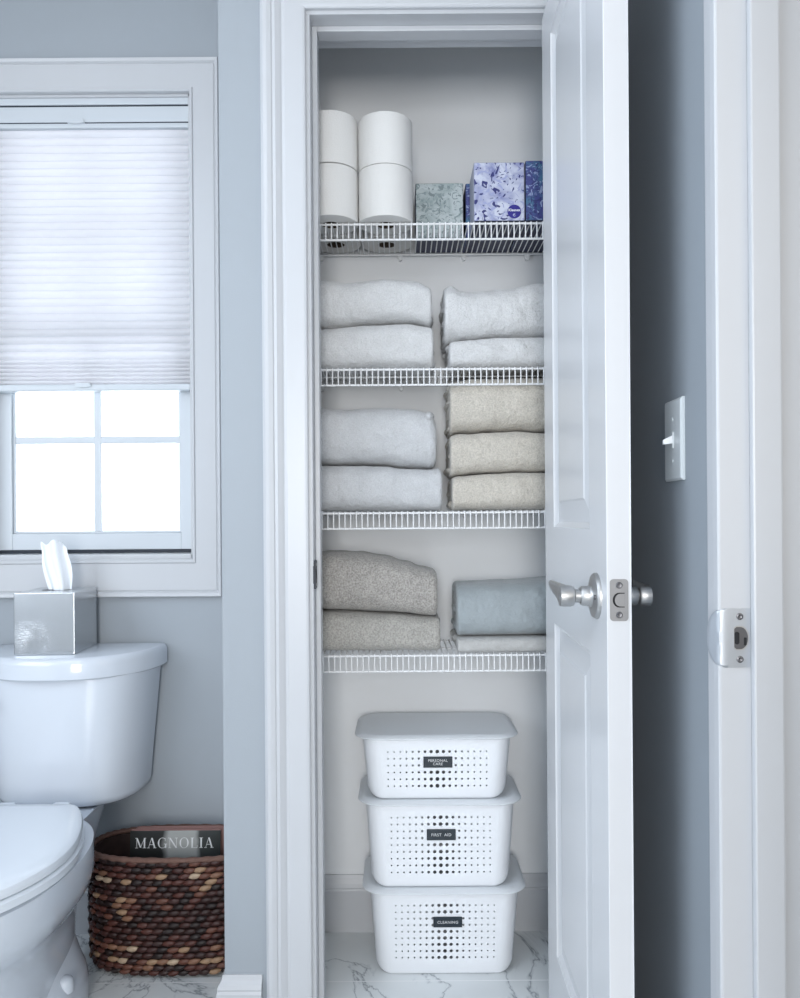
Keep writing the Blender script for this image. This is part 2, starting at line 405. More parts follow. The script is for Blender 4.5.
# baseboards
BB = [(0, 0), (.0145, 0), (.0145, .103), (.0125, .107), (.0135, .111), (.0115, .120), (.007, .130), (.0045, .140), (0, .140)]
BF = [(0, 0), (.0150, 0), (.0150, .080), (.0125, .085), (.0135, .089), (.0110, .097), (.006, .104), (.0035, .114), (0, .114)]
def baseb(name, p0, p1, nrm):
    b = MB(); p0, p1, nv = Vector(p0), Vector(p1), Vector(nrm)
    b.rings([[Vector((p.x, p.y, 0)) + nv * u + Vector((0, 0, z)) for u, z in BB] for p in (p0, p1)])
    return struct(b.build(name, M['trim']))
struct(sweep(BF, [(XJL - .110, D0), (XC, D0), (XC, DB)], False, lambda a, b_, v: (a, b_, v), 'baseboard_front', M['trim']))
baseb('baseboard_back', (XL, DB, 0), (XC - .0145, DB, 0), (0, -1, 0))
baseb('baseboard_closet_back', (XC + .1, DB, 0), (XR, DB, 0), (0, -1, 0))
baseb('baseboard_closet_left', (XC + .1, D0 + WT, 0), (XC + .1, DB - .0145, 0), (1, 0, 0))
baseb('baseboard_closet_right', (XR, D0 + WT, 0), (XR, DB - .0145, 0), (-1, 0, 0))
baseb('baseboard_right', (XR, JY + .043, 0), (XR, D0, 0), (-1, 0, 0))
baseb('baseboard_left', (XL, YR, 0), (XL, DB - .0145, 0), (1, 0, 0))

# ------------------------------------------------------------------ window
win = empty('window_1', (0, DB, 0)); struct(win)
def inwin(o): o.location.y = -DB; o.parent = win; return o
WC = [(0, 0), (0, .013), (.003, .016), (.007, .016), (.009, .0125), (.014, .0125), (.060, .0135), (.063, .011), (.066, .016), (.072, .0185), (.074, .015), (.074, 0)]
wco = inwin(sweep(WC, [(WX0, WZ0), (WX0, WZ1), (WX1, WZ1), (WX1, WZ0)], True, front(DB - .0005), 'window_casing', M['trim']))
for v in wco.data.vertices:      # the sill board and the head board are a little wider than the side boards
    if v.co.z < WZ0: v.co.z = WZ0 + (v.co.z - WZ0) * 1.30
    if v.co.z > WZ1: v.co.z = WZ1 + (v.co.z - WZ1) * 1.14
b = MB(); b.box(WX0 - .003, WX0 + .006, DB, DB + .12, WZ0, WZ1); b.box(WX1 - .006, WX1 + .003, DB, DB + .12, WZ0, WZ1)
b.box(WX0, WX1, DB, DB + .12, WZ1 - .006, WZ1 + .003); b.box(WX0, WX1, DB, DB + .12, WZ0 - .003, WZ0 + .012, .002)
inwin(b.build('window_jamb', M['trim']))
YS = DB + .045
def sash(name, z0, z1, y, rb):
    b = MB(); st = .036
    b.box(WX0 + .008, WX0 + .008 + st, y, y + .032, z0, z1, .002); b.box(WX1 - .008 - st, WX1 - .008, y, y + .032, z0, z1, .002)
    b.box(WX0 + .008 + st, WX1 - .008 - st, y + .0005, y + .0315, z0, z0 + rb, .002); b.box(WX0 + .008 + st, WX1 - .008 - st, y + .0005, y + .0315, z1 - .034, z1, .002)
    # inner glazing bead
    for (xa, xb, za, zb) in ((WX0 + .008 + st, WX0 + .008 + st + .006, z0 + rb, z1 - .034), (WX1 - .014 - st, WX1 - .008 - st, z0 + rb, z1 - .034), (WX0 + .05, WX1 - .05, z0 + rb, z0 + rb + .006)):
        b.box(xa, xb, y + .008, y + .03, za, zb, .0015, 1)
    inwin(b.build(name, M['vinyl']))
    m = MB(); xc = (WX0 + WX1) / 2; h = (z1 - .034 - z0 - rb)
    m.box(xc - .009, xc + .009, y + .010, y + .026, z0 + rb + .004, z1 - .036, .003)
    for k in (1,):
        zc = z0 + rb + .243
        m.box(WX0 + .048, WX1 - .048, y + .0105, y + .0255, zc - .009, zc + .009, .003)
    inwin(m.build('muntin', M['vinyl']))
    g = MB(); g.box(WX0 + .042, WX1 - .042, y + .0165, y + .0195, z0 + rb - .004, z1 - .03)
    inwin(g.build('glass_pane', M['glass']))
sash('lower_sash', WZ0 + .022, 1.535, YS, .042)
sash('upper_sash', 1.502, WZ1 - .008, YS + .036, .034)
b = MB(); b.box(WX0 + .006, WX1 - .006, YS + .001, YS + .03, WZ0 + .013, WZ0 + .0215); inwin(b.build('sill_gap', M['dark_gap']))

# cellular shade inside the window opening
sh = empty('cellular_shade', ((WX0 + WX1) / 2, DB + .02, 1.369))
tag(sh, 'white pleated cellular shade pulled half way down inside the window frame', 'window shade')
def rel(o, root): o.location = -Vector(root.location); o.parent = root; return o
SX0, SX1 = WX0 + .0075, WX1 - .0075; YSH = DB + .006
b = MB(); b.box(SX0, SX1, YSH, YSH + .03, 2.096, 2.1155, .003); rel(b.build('headrail', M['vinyl']), sh)
b = MB(); b.box(SX0, SX1, YSH + .004, YSH + .026, 2.0915, 2.0965); b.box(SX0, SX1, YSH + .004, YSH + .026, 2.0485, 2.053); rel(b.build('rail_gap', M['dark_gap'], smooth=False), sh)
b = MB(); b.box(SX0, SX1, YSH + .002, YSH + .028, 2.0525, 2.092, .002); rel(b.build('middle_rail', M['vinyl']), sh)
b = MB(); b.box(SX0, SX1, YSH, YSH + .03, 2.037, 2.049, .003); rel(b.build('top_rail', M['vinyl']), sh)
b = MB(); b.box(SX0, SX1, YSH - .001, YSH + .031, 1.369, 1.386, .004); rel(b.build('bottom_rail', M['vinyl']), sh)
def pull(z, xc):
    b = MB(); b.poly_prism([(xc - .022, z - .003), (xc - .018, z + .005), (xc + .018, z + .005), (xc + .022, z - .003), (xc + .010, z - .006), (xc - .010, z - .006)], 'Y', YSH - .006, YSH + .002)
    return rel(b.build('pull_handle', M['vinyl']), sh)
pull(2.052, -.815); pull(1.383, -.802)
# pleats: two faces, open honeycomb
zs = []; z = 2.037
while z > 1.392:
    pitch = .0195 if z > 1.47 else (.012 if z > 1.44 else .0105)
    zs.append((z, pitch)); z -= pitch
b = MB()
prof = []
for (z, pt) in zs:
    a = .0075 if pt > .015 else .0085
    for k in range(6):
        f = k / 6; prof.append((a * math.sin(PI * f) ** .8, z - pt * f))
prof.append((0, 1.386))
for side in (-1, 1):
    rows = []
    for d, z in prof:
        y = YSH + .015 + side * (.003 + d)
        rows.append([b.bm.verts.new((x, y, z)) for x in (SX0 + .001, SX1 - .001)])
    for r0, r1 in zip(rows, rows[1:]):
        b.bm.faces.new((r0[0], r0[1], r1[1], r1[0]))
rel(b.build('pleated_fabric', M['shade'], smooth=True, ang=80), sh)
b = MB()
for (z, pt) in zs[1:]: b.tube([(SX0 + .001, YSH + .0125, z), (SX1 - .001, YSH + .0125, z)], .0010, 6)
rel(b.build('crease_seams', M['vinyl']), sh)  # opaque seam strips, added so creases read dark against the backlit fabric

# ------------------------------------------------------------------ closet door
TH = .0335; LW = .510; T0, T1 = .0965, .404
door = empty('door_1', (.3325, D0 - .002, 0)); struct(door)
door.rotation_euler = (0, 0, -math.radians(1.2))   # leaf opened a touch short of square
# local axes: -Y runs from hinge to free edge, -X face looks into the closet side
lz0, lz1 = .012, 2.052
PAN = [(.20, .838), (1.022, 1.967)]
def leaf_face(bm, x, sgn):
    """face with two raised panels; sgn -1: faces -X"""
    ys = [0, -T0, -T1, -LW]; zz = [lz0, PAN[0][0], PAN[0][1], PAN[1][0], PAN[1][1], lz1]
    V = {}
    def v(p):
        k = tuple(round(c, 6) for c in p)
        if k not in V: V[k] = bm.verts.new(p)
        return V[k]
    for i in range(3):
        for j in range(5):
            ya, yb, za, zb = ys[i], ys[i + 1], zz[j], zz[j + 1]
            if i == 1 and j in (1, 3):
                steps = [(0, 0), (.0012, .003), (.010, .0085), (.014, .0085), (.046, .0035), (.049, .0015)]
                prev = None
                for (ins, dep) in steps:
                    xx = x - sgn * dep
                    cur = [v((xx, ya - ins, za + ins)), v((xx, yb + ins, za + ins)), v((xx, yb + ins, zb - ins)), v((xx, ya - ins, zb - ins))]
                    if prev:
                        for k in range(4): bm.faces.new((prev[k], prev[(k + 1) % 4], cur[(k + 1) % 4], cur[k]))
                    prev = cur
                bm.faces.new(prev)
            else:
                bm.faces.new((v((x, ya, za)), v((x, yb, za)), v((x, yb, zb)), v((x, ya, zb))))
    return [v((x, y, z)) for y, z in ((0, lz0), (-LW, lz0), (-LW, lz1), (0, lz1))]
b = MB(); xf = -.0335 - .003; xb = xf + TH
leaf_face(b.bm, xf, -1); leaf_face(b.bm, xb, 1)
# edges, subdivided to meet the faces
ys = [0, -T0, -T1, -LW]; zz = [lz0, PAN[0][0], PAN[0][1], PAN[1][0], PAN[1][1], lz1]
for ysel in (0, -LW):
    for j in range(5): b.bm.faces.new([b.bm.verts.new(p) for p in ((xf, ysel, zz[j]), (xb, ysel, zz[j]), (xb, ysel, zz[j + 1]), (xf, ysel, zz[j + 1]))])
for zsel in (lz0, lz1):
    for i in range(3): b.bm.faces.new([b.bm.verts.new(p) for p in ((xf, ys[i], zsel), (xb, ys[i], zsel), (xb, ys[i + 1], zsel), (xf, ys[i + 1], zsel))])
bmesh.ops.remove_doubles(b.bm, verts=b.bm.verts, dist=1e-5)
es = [e for e in b.bm.edges if all(abs(v.co.y + LW) < 1e-5 for v in e.verts) and abs(e.verts[0].co.x - e.verts[1].co.x) < 1e-6]
bmesh.ops.bevel(b.bm, geom=es, offset=.0016, segments=3, affect='EDGES', profile=.5)
b.build('door_leaf', M['door'], door)
# latch face plate on the free edge
LZ = .926; xm = (xf + xb) / 2
b = MB(); b.poly_prism(rrect(.0127, .0290, .005, 5, xm, LZ), 'Y', -LW - .0008, -LW + .004)
lp = b.build('latch_plate', M['nickel_plate'], door)
b = MB()
pts = [(xm - .0090 * math.cos(a), LZ + .0102 * math.sin(a)) for a in [(-PI / 2) + PI * k / 14 for k in range(15)]] + [(xm + .0075, LZ + .0102), (xm + .0075, LZ - .0102)]
b.poly_prism(pts, 'Y', -LW - .0009, -LW + .002); b.build('latch_opening', M['black'], lp)
pts = [(xm + .0014 - .0075 * math.cos(a), LZ + .0088 * math.sin(a)) for a in [(-PI / 2) + PI * k / 14 for k in range(15)]] + [(xm + .0072, LZ + .0088), (xm + .0072, LZ - .0088)]
b = MB(); b.poly_prism(pts, 'Y', -LW - .0018, -LW + .002); b.build('latch_bolt', M['nickel_plate'], lp)
for s in (-1, 1):
    b = MB(); b.lathe([(.0046, -LW - .0009), (.0046, -LW - .0013), (.0034, -LW - .0019), (.0012, -LW - .0016)], 16, 'Y', (xm, 0, LZ + s * .0205)); b.build('screw', M['nickel_dk'], lp)
# lever sets on both faces
def lever(side):
    x0 = xf if side < 0 else xb; yc = -LW + .060
    b = MB(); R = .0335
    b.lathe([(R, x0), (R, x0 + side * .003), (R - .002, x0 + side * .006), (.024, x0 + side * .0085), (.0165, x0 + side * .0095), (.0145, x0 + side * .012), (.0143, x0 + side * .022), (.0125, x0 + side * .0245)], 40, 'X', (0, yc, LZ))
    ro = b.build('rosette', M['nickel'], door, True, 35)
    b = MB(); s = .8 if side > 0 else 1
    b.lathe([(.0098, x0 + side * .022 * s), (.0098, x0 + side * .032 * s), (.0140, x0 + side * .0345 * s), (.0155, x0 + side * .039 * s), (.0155, x0 + side * .049 * s), (.0150, x0 + side * .054 * s), (.006, x0 + side * .057 * s)], 32, 'X', (0, yc, LZ))
    # blade reaching towards the hinge side, flattening to a thin tip
    rings = []
    for k in range(13):
        f = k / 12; y = yc + .004 + f * .092
        hx = .0085 * (1 - f) + .0030 * f; hz = .0150 * (1 - f) ** .9 + .0045 * f if f < .97 else .003
        xc = x0 + side * (.045 * s + .006 * math.sin(f * PI / 2)); zc = LZ + .0005 + .0105 * f
        rings.append([(xc + u, y, zc + w) for u, w in superell(hx, hz, 2.6, 20)])
    b.rings(rings)
    lv = b.build('lever_handle', M['nickel'], door, True, 35)
    for dz in (-.0235, .0235):
        if side < 0:
            b = MB(); b.lathe([(.0038, x0 + side * .0062), (.0038, x0 + side * .0092), (.002, x0 + side * .0096)], 14, 'X', (0, yc + dz, LZ)); b.build('screw', M['nickel_dk'], ro, True)
lever(-1); lever(1)
for hz in (.20, 1.03, 1.86):
    b = MB(); b.lathe([(.005, hz - .045), (.005, hz + .045)], 12, 'Z', (.002, .0, 0)); b.box(-.030, -.003, -.0005, .0008, hz - .044, hz + .044)
    b.build('hinge', M['nickel'], door)

# strike plate on the closet's left jamb
sp = empty('strike_plate', (XJL, D0 + .016, .926)); tag(sp, 'small dark metal strike plate on the left jamb of the closet', 'strike plate')
b = MB(); b.poly_prism([(y - .016, z) for y, z in rrect(.0135, .0290, .003, 4, .015, 0)], 'X', 0.0, .0040)
b.rings([[(-.001, -.0160, z), (.0018, -.0160, z), (.0018, -.0140, z), (-.001, -.0140, z)] for z in (-.018, .018)])
b.build('plate', M['chrome_dark'], sp)
b = MB(); b.poly_prism([(y - .016, z) for y, z in rrect(.006, .010, .003, 4, .015, 0)], 'X', .0035, .0044); b.build('latch_opening', M['black'], sp)
for s in (-1, 1):
    b = MB(); b.lathe([(.0035, .0035), (.0035, .0046), (.002, .0050)], 12, 'X', (0, -.001, s * .021)); b.build('screw', M['nickel'], sp)

# strike plate on the near doorway jamb
s2 = empty('strike_plate', (XR + .0045, JY, .8945)); tag(s2, 'silver strike plate with curved lip on the white doorway jamb at right', 'strike plate')
PH = .0355
b = MB(); rows = []; n = 24
NX = 14
for i in range(n + 1):
    t = -1 + 2 * i / n; z = t * PH
    lipw = .0250 * math.sqrt(max(0, 1 - (abs(t)) ** 2.6)) + .0
    row = []
    for k in range(NX + 1):
        f = k / NX
        if f < .5:  # lip bending away around the arris
            g = 1 - f / .5; s_ = g * lipw
            if s_ < .0075: x, y = -.0145 - s_ * .9, -.0012 + s_ * .12
            else: u = s_ - .0075; x, y = -.0145 - .00675 - u * .45, -.0003 + u * .9
        else: x, y = -.0145 + (f - .5) / .5 * .0310, -.0012
        row.append(Vector((x, y, z)))
    rows.append(row)
fr = [[b.bm.verts.new(p) for p in r] for r in rows]
bk = [[b.bm.verts.new(p + Vector((.0, .0012, 0))) for p in r] for r in rows]
for i in range(n):
    for k in range(NX):
        b.bm.faces.new((fr[i][k], fr[i][k + 1], fr[i + 1][k + 1], fr[i + 1][k]))
        b.bm.faces.new((bk[i][k], bk[i + 1][k], bk[i + 1][k + 1], bk[i][k + 1]))
for i in range(n):
    for k in (0, NX): b.bm.faces.new((fr[i][k], fr[i + 1][k], bk[i + 1][k], bk[i][k]))
for i in (0, n):
    for k in range(NX): b.bm.faces.new((fr[i][k], fr[i][k + 1], bk[i][k + 1], bk[i][k]))
bmesh.ops.remove_doubles(b.bm, verts=b.bm.verts, dist=1e-7)
b.build('plate', M['nickel_lt'], s2, True, 50)
dpts = [(.0035 + .0095 * math.cos(a), .0145 * math.sin(a)) for a in [(-PI / 2) + PI * k / 14 for k in range(15)]] + [(-.001, .0145), (-.0035, .012), (-.0035, -.012), (-.001, -.0145)]
dpts = [(x * 1.0, z * .92) for x, z in dpts]
b = MB(); b.poly_prism([(x * 1.14, z * 1.10) for x, z in dpts], 'Y', -.0019, -.0011); b.build('opening_rim', M['nickel'], s2, False)
b = MB(); b.poly_prism(dpts, 'Y', -.0022, -.0010); o = b.build('latch_opening', M['nickel_dk'], s2)
b = MB(); b.poly_prism(rrect(.0028, .0075, .0025, 4, -.0005, 0), 'Y', -.0028, -.0019); b.poly_prism(rrect(.0016, .0048, .001, 2, .0095, -.004), 'Y', -.0028, -.0019); b.build('adjusting_tab', M['black'], s2)
for s in (-1, 1):
    b = MB(); b.lathe([(.0042, -.0010), (.0042, -.0018), (.0026, -.0024), (.0008, -.0016)], 16, 'Y', (.0035, 0, s * .0258)); b.build('screw', M['nickel_dk'], s2, True)

# ------------------------------------------------------------------ light switch on the right wall
sw = empty('light_switch', (XR, 1.126, 1.1510)); tag(sw, 'white toggle light switch on the dark grey right wall', 'light switch')
b = MB()
out = [(-.0349, -.0585), (.0349, -.0585), (.0349, .0585), (-.0349, .0585)]
def sc(f, x): return [(x, y * f if False else math.copysign(abs(y) - f, y), math.copysign(abs(z) - f, z)) for y, z in out]
b.rings([sc(0, -.0003), sc(0, -.0035), sc(.0035, -.0060)]); b.build('wall_plate', M['switch'], sw)
b = MB(); b.rings([[(x, y, z) for y, z in rrect(.0055 - i * .0008, .0125 - i * .0008, .001, 3)] for i, x in ((0, -.0058), (1, -.0075))]); b.build('toggle_slot', M['switch'], sw)
b = MB(); b.rings([[(-.007, y, z + .001) for y, z in rrect(.004, .006, .001, 3)], [(-.020, y, z - .003) for y, z in rrect(.0028, .0034, .001, 3)]]); b.build('toggle', M['plastic'], sw)
for s in (-1, 1):
    b = MB(); b.lathe([(.0030, -.0058), (.0030, -.0066), (.0018, -.0072)], 12, 'X', (0, 0, s * .030)); b.build('screw', M['switch'], sw, True)

# ------------------------------------------------------------------ wire shelves
YF = 1.755; XS0, XS1 = XC + .105, XR - .005
SH = [1.708, 1.3805, 1.057, .735]
def make_shelf():
    r = empty('wire_shelf', (0, YF, 0))
    b = MB(); wr = .00145; x = XS0 + .006; yb = DB - .008
    while x < XS1:
        zz_ = -wr
        pts = [(x, yb - YF, zz_), (x, .004, zz_), (x, .0012, zz_ - .0012), (x, 0, zz_ - .004), (x, 0, -.0415)]
        b.tube(pts, wr, 6); x += .01285
    b.build('wire_deck', M['wire'], r, True, 60)
    for nm, y, z, rad in (('front_rod', .0035, -.0052, .0026), ('lip_rod', .0034, -.0400, .0026), ('back_rod', yb - YF - .003, -.0052, .0026), ('support_rod', .10, -.0048, .0022)):
        b = MB(); b.tube([(XS0 + .001, y, z), (XS1 - .001, y, z)], rad, 8); b.build(nm, M['wire'], r, True, 60)
    for cx in (-.195, .005, .165, .325):
        b = MB(); b.box(cx - .006, cx + .006, yb - YF - .004, yb - YF + .008, -.014, -.006, .002); b.lathe([(.0045, yb - YF - .006), (.0045, yb - YF + .007)], 12, 'Y', (cx, 0, -.0155))
        b.build('wall_clip', M['wire'], r)
    return r
slab = ['white wire closet shelf at the top, under the paper rolls and tissue boxes', 'white wire closet shelf under the white towels, second from the top', 'white wire closet shelf under the pale grey and cream towels', 'lowest white wire closet shelf, above the stacked bins']
proto = make_shelf()
for i, z in enumerate(SH):
    o = proto if i == 0 else copy_tree(proto)
    o.location.z = z; tag(o, slab[i], 'shelf', 'wire shelves in the closet')

# ------------------------------------------------------------------ towels
def lerp_list(lst, x):
    if x <= lst[0][0]: return lst[0][1]
    for (a, va), (b_, vb) in zip(lst, lst[1:]):
        if x <= b_:
            f = (x - a) / (b_ - a); f = f * f * (3 - 2 * f); return va + (vb - va) * f
    return lst[-1][1]
def towel(name, label, group, m, x0, x1, y0, y1, zb, zt, left_layers=0, right_layers=0, amp=.0026, seed=0, nexp=2.7, cat='towel', lean=0.0, er=.008):
    root = empty(name, ((x0 + x1) / 2, (y0 + y1) / 2, lerp_list(zb, (x0 + x1) / 2)))
    tag(root, label, cat, group)
    b = MB(); NXX = 110; NS = 64; rings = []
    L = x1 - x0; us = []
    for k in range(7): us.append(er * (1 - math.cos(PI / 2 * k / 7)))
    us += [er + (L - 2 * er) * k / NXX for k in range(NXX + 1)]
    us += [L - u for u in reversed(us[:7])]
    for u in us:
        x = x0 + u
        e = min(u, L - u); g = 1.0 if e >= er else math.sqrt(max(0, 1 - ((er - e) / er) ** 2))
        a_, c_ = lerp_list(zb, x), lerp_list(zt, x); h = (c_ - a_) / 2; zc = (a_ + c_) / 2
        hh = max(h - er * .8 * (1 - g), h * .5); yy0 = y0 + er * .9 * (1 - g); yy1 = y1 - er * .9 * (1 - g)
        ring = []
        for s in range(NS):
            a = 2 * PI * s / NS; c, sn = math.cos(a), math.sin(a)
            # rounded fold at the front, squarer at the back
            n_ = nexp if c < 0 else 7
            rad = h * 1.25
            yv = math.copysign(abs(c) ** (2 / n_), c); zv = math.copysign(abs(sn) ** (2 / (3.2 if c < 0 else 7)), sn)
            if c < 0: y = yy0 + rad + yv * rad
            else: y = yy0 + rad + yv * (yy1 - yy0 - rad)
            z = zc + zv * hh
            p = Vector((x, y, z))
            nz = noise.noise(Vector((x * 28 + seed * 9, y * 28, z * 40))) * amp + noise.noise(Vector((x * 9 + seed * 5, y * 9, z * 9 + seed))) * amp * 1.6 + noise.noise(Vector((x * 150, y * 150, z * 150 + seed))) * .0008 + (abs(noise.noise(Vector((x * 14 + seed * 3, y * 6, z * 34 + x * 10)))) - .25) * amp * 1.3
            top_or_bottom = abs(zv)
            p.y += nz * (1 if c < 0 else 0) * (1.4 - top_or_bottom)
            p.z -= abs(nz) * top_or_bottom * (1 if sn > 0 else -1) * .6
            p.y += lean * (z - a_)
            ring.append(p - root.location)
        rings.append(ring)
    b.rings(rings)
    b.build('folded_body', m, root, True, 180)
    for side, nl in ((-1, left_layers), (1, right_layers)):
        if not nl: continue
        bb = MB(); xe = x0 if side < 0 else x1
        a_, c_ = lerp_list(zb, xe), lerp_list(zt, xe); H = c_ - a_
        for k in range(nl):
            zc = a_ + H * (k + .5) / nl; rr = min(H / nl * .5, .009); pts = []; rad = []
            for q in range(22):
                f = q / 21; y = y0 + .018 + f * (y1 - y0 - .032)
                w = noise.noise(Vector((seed * 3 + k * 2.3, f * 7, side)))
                pts.append(Vector((xe - side * (.0085 - .004 * min(1, q / 6) - .004 * w - .003 * math.sin(k * 2.1 + seed)), y, zc + w * .003)) - root.location)
                rad.append(rr * (.85 + .3 * w) * min(1, .15 + q / 6, .4 + (21 - q) / 3))
            bb.tube(pts, rad, 10)
        bb.build('layered_edge', m, root, True, 180)
    return root

G = {i: z + .0006 for i, z in enumerate(SH)}
# x positions at the towels' front plane, 1.775: X = (px - 400) * .00228
s2z, s3z, s4z = G[1], G[2], G[3]
s2h = s2z - .0035
# shelf 2, left pair
i1 = [(-.255, s2h + .101), (-.18, s2h + .100), (-.06, s2h + .1095), (.02, s2h + .112), (.072, s2h + .104)]
i1b = [(x, z + .001) for x, z in i1]
towel('bath_towel', 'white folded bath towel, lower one of the left pair on the second shelf', 'white bath towels', M['t_white'], -.252, .0785, 1.762, 1.955, [(-.3, s2z), (.1, s2z)], i1, 0, 3, seed=1)
towel('bath_towel', 'white folded bath towel on top of the left pair, second shelf', 'white bath towels', M['t_white'], -.250, .0755, 1.768, 1.955, i1b, [(-.25, s2h + .215), (-.17, s2h + .217), (-.12, s2h + .209), (-.03, s2h + .218), (.04, s2h + .211), (.075, s2h + .196)], 0, 2, seed=2, amp=.0022)
i2 = [(.10, s2h + .064), (.16, s2h + .070), (.23, s2h + .0755), (.39, s2h + .076)]
i2b = [(x, z + .001) for x, z in i2]
towel('bath_towel', 'thin white folded towel at the bottom right of the second shelf', 'white bath towels', M['t_white'], .115, .388, 1.762, 1.955, [(0, s2z), (.4, s2z)], i2, 3, 0, seed=3)
towel('bath_towel', 'white bath towel with a peaked corner on top of the right stack, second shelf', 'white bath towels', M['t_white'], .105, .388, 1.764, 1.955, i2b, [(.107, s2h + .200), (.122, s2h + .203), (.145, s2h + .188), (.17, s2h + .185), (.25, s2h + .192), (.32, s2h + .206), (.39, s2h + .207)], 4, 0, seed=4, amp=.0022)
# shelf 3, left pair
i3 = [(-.255, s3z + .107), (-.12, s3z + .1065), (-.03, s3z + .1045), (.0, s3z + .098), (.07, s3z + .096), (.095, s3z + .100)]
i3b = [(x, z + .001) for x, z in i3]
towel('bath_towel', 'pale grey folded bath towel, lower left on the third shelf', 'pale grey bath towels', M['t_white2'], -.252, .0965, 1.762, 1.955, [(-.3, s3z), (.1, s3z)], i3, 0, 0, seed=5, er=.010)
towel('bath_towel', 'pale grey folded bath towel with a curled corner, on top of the lower left one', 'pale grey bath towels', M['t_white2'], -.252, .0845, 1.766, 1.955, i3b, [(-.25, s3z + .250), (-.18, s3z + .243), (-.14, s3z + .237), (-.04, s3z + .241), (.03, s3z + .238), (.07, s3z + .230), (.085, s3z + .215)], 0, 0, seed=6, amp=.0024, er=.016)
curl = [t for t in bpy.data.objects if 'curled corner' in t.get('label', '')][0]
b = MB(); b.tube([Vector((.066 + .002 * k, 1.768 + .016 * k, s3z + .2135 + .0015 * k)) - curl.location for k in range(5)], [.006, .0095, .0105, .0095, .006], 14); b.build('curled_corner', M['t_white2'], curl, True, 180)
# shelf 3, right stack of three
i4 = [(.10, s3z + .072), (.14, s3z + .080), (.20, s3z + .084), (.27, s3z + .0865), (.39, s3z + .085)]
i5 = [(.10, s3z + .172), (.115, s3z + .173), (.14, s3z + .177), (.22, s3z + .180), (.27, s3z + .182), (.33, s3z + .177), (.39, s3z + .176)]
i4b = [(x, z + .001) for x, z in i4]; i5b = [(x, z + .001) for x, z in i5]
towel('bath_towel', 'cream folded towel at the bottom of the right stack of three', 'cream bath towels', M['t_cream'], .119, .388, 1.762, 1.955, [(0, s3z), (.4, s3z)], i4, 3, 0, seed=7)
towel('bath_towel', 'cream folded towel in the middle of the right stack of three', 'cream bath towels', M['t_cream'], .116, .388, 1.764, 1.955, i4b, i5, 3, 0, seed=8)
towel('bath_towel', 'cream folded towel on top of the right stack, reaching the shelf above', 'cream bath towels', M['t_cream'], .116, .388, 1.768, 1.955, i5b, [(.10, s3z + .296), (.13, s3z + .300), (.17, s3z + .307), (.39, s3z + .309)], 4, 0, seed=9)
# shelf 4, left pair (taupe)
i6 = [(-.255, s4z + .093), (-.16, s4z + .092), (-.02, s4z + .086), (.085, s4z + .077)]
i6b = [(x, z + .001) for x, z in i6]
towel('bath_towel', 'speckled light taupe towel lying flat on the lowest wire shelf', 'taupe bath towels', M['t_taupe2'], -.252, .0895, 1.757, 1.955, [(-.3, s4z), (.1, s4z)], i6, 0, 2, seed=10)
towel('bath_towel', 'speckled taupe towel with a sloping top, upper of the lowest shelf pair', 'taupe bath towels', M['t_taupe'], -.252, .0835, 1.756, 1.955, i6b, [(-.25, s4z + .215), (-.165, s4z + .228), (-.10, s4z + .226), (-.04, s4z + .217), (.01, s4z + .203), (.05, s4z + .190), (.083, s4z + .184)], 0, 0, seed=11, er=.011)
# shelf 4, right: ivory sheet and pale blue towel
towel('folded_sheet', 'thin ivory folded sheet under the pale blue towel', None, M['t_ivory'], .128, .388, 1.757, 1.955, [(0, s4z), (.4, s4z)], [(.1, s4z + .0310), (.4, s4z + .0320)], 2, 0, seed=12, amp=.0006, cat='bed sheet', er=.006)
towel('folded_towel', 'pale blue folded towel on the ivory sheet, lowest shelf at right', None, M['t_blue'], .129, .388, 1.758, 1.955, [(.1, s4z + .0320), (.4, s4z + .0330)], [(.12, s4z + .146), (.14, s4z + .150), (.25, s4z + .153), (.40, s4z + .161)], 3, 0, seed=13, amp=.0012, lean=.08, er=.008)

# ------------------------------------------------------------------ toilet rolls
def make_roll():
    r = empty('toilet_roll'); R = .0617; h = .1152; ri = .0215
    b = MB(); prof = [(ri, .0)]
    for k in range(7): prof.append((ri + (R - .005 - ri) * (k + 1) / 7, .0006 * (k % 2)))
    prof += [(R - .0006, .0008), (R, .003), (R + .0003, .03), (R, .06), (R + .0003, .09), (R, h - .003), (R - .0006, h - .0008), (R - .004, h)]
    for k in range(6): prof.append((R - .004 - (R - .004 - ri) * (k + 1) / 6, h - .0006 * (k % 2)))
    prof.append((ri, .0)); b.lathe(prof, 72, capped=False); bmesh.ops.remove_doubles(b.bm, verts=b.bm.verts, dist=1e-6)
    b.build('paper', M['paper'], r, True, 50)
    b = MB(); b.lathe([(ri - .0002, .001), (ri - .0002, h - .001), (ri - .0018, h - .001), (ri - .0018, .001), (ri - .0002, .001)], 40, capped=False)
    b.build('cardboard_core', M['card'], r, True, 50)
    return r
base = G[0]
rolls = [(-.0275, 1.781, 0, 'white toilet roll standing on the top shelf beside the grey tissue box, front row'),
         (-.0275, 1.781, 1, 'white toilet roll stacked on the front roll nearest the tissue boxes'),
         (-.1520, 1.777, 0, 'white toilet roll on the top shelf against the left door jamb, front row'),
         (-.1520, 1.777, 1, 'white toilet roll, upper one of the stack at the left door jamb'),
         (-.0280, 1.9095, 0, 'white toilet roll behind the right front stack, seen from below through the wires'),
         (-.1520, 1.9065, 0, 'white toilet roll behind the left front stack, seen from below through the wires')]
pr = make_roll()
for i, (x, y, lv, lab) in enumerate(rolls):
    o = pr if i == 0 else copy_tree(pr)
    o.location = (x, y, base + lv * .1154 + (.0015 if (lv and x < -.1) else 0)); o.rotation_euler.z = random.uniform(0, 6)
    if i in (2, 3): o.location.z += .0
    tag(o, lab, 'toilet roll', 'toilet rolls on the top shelf')

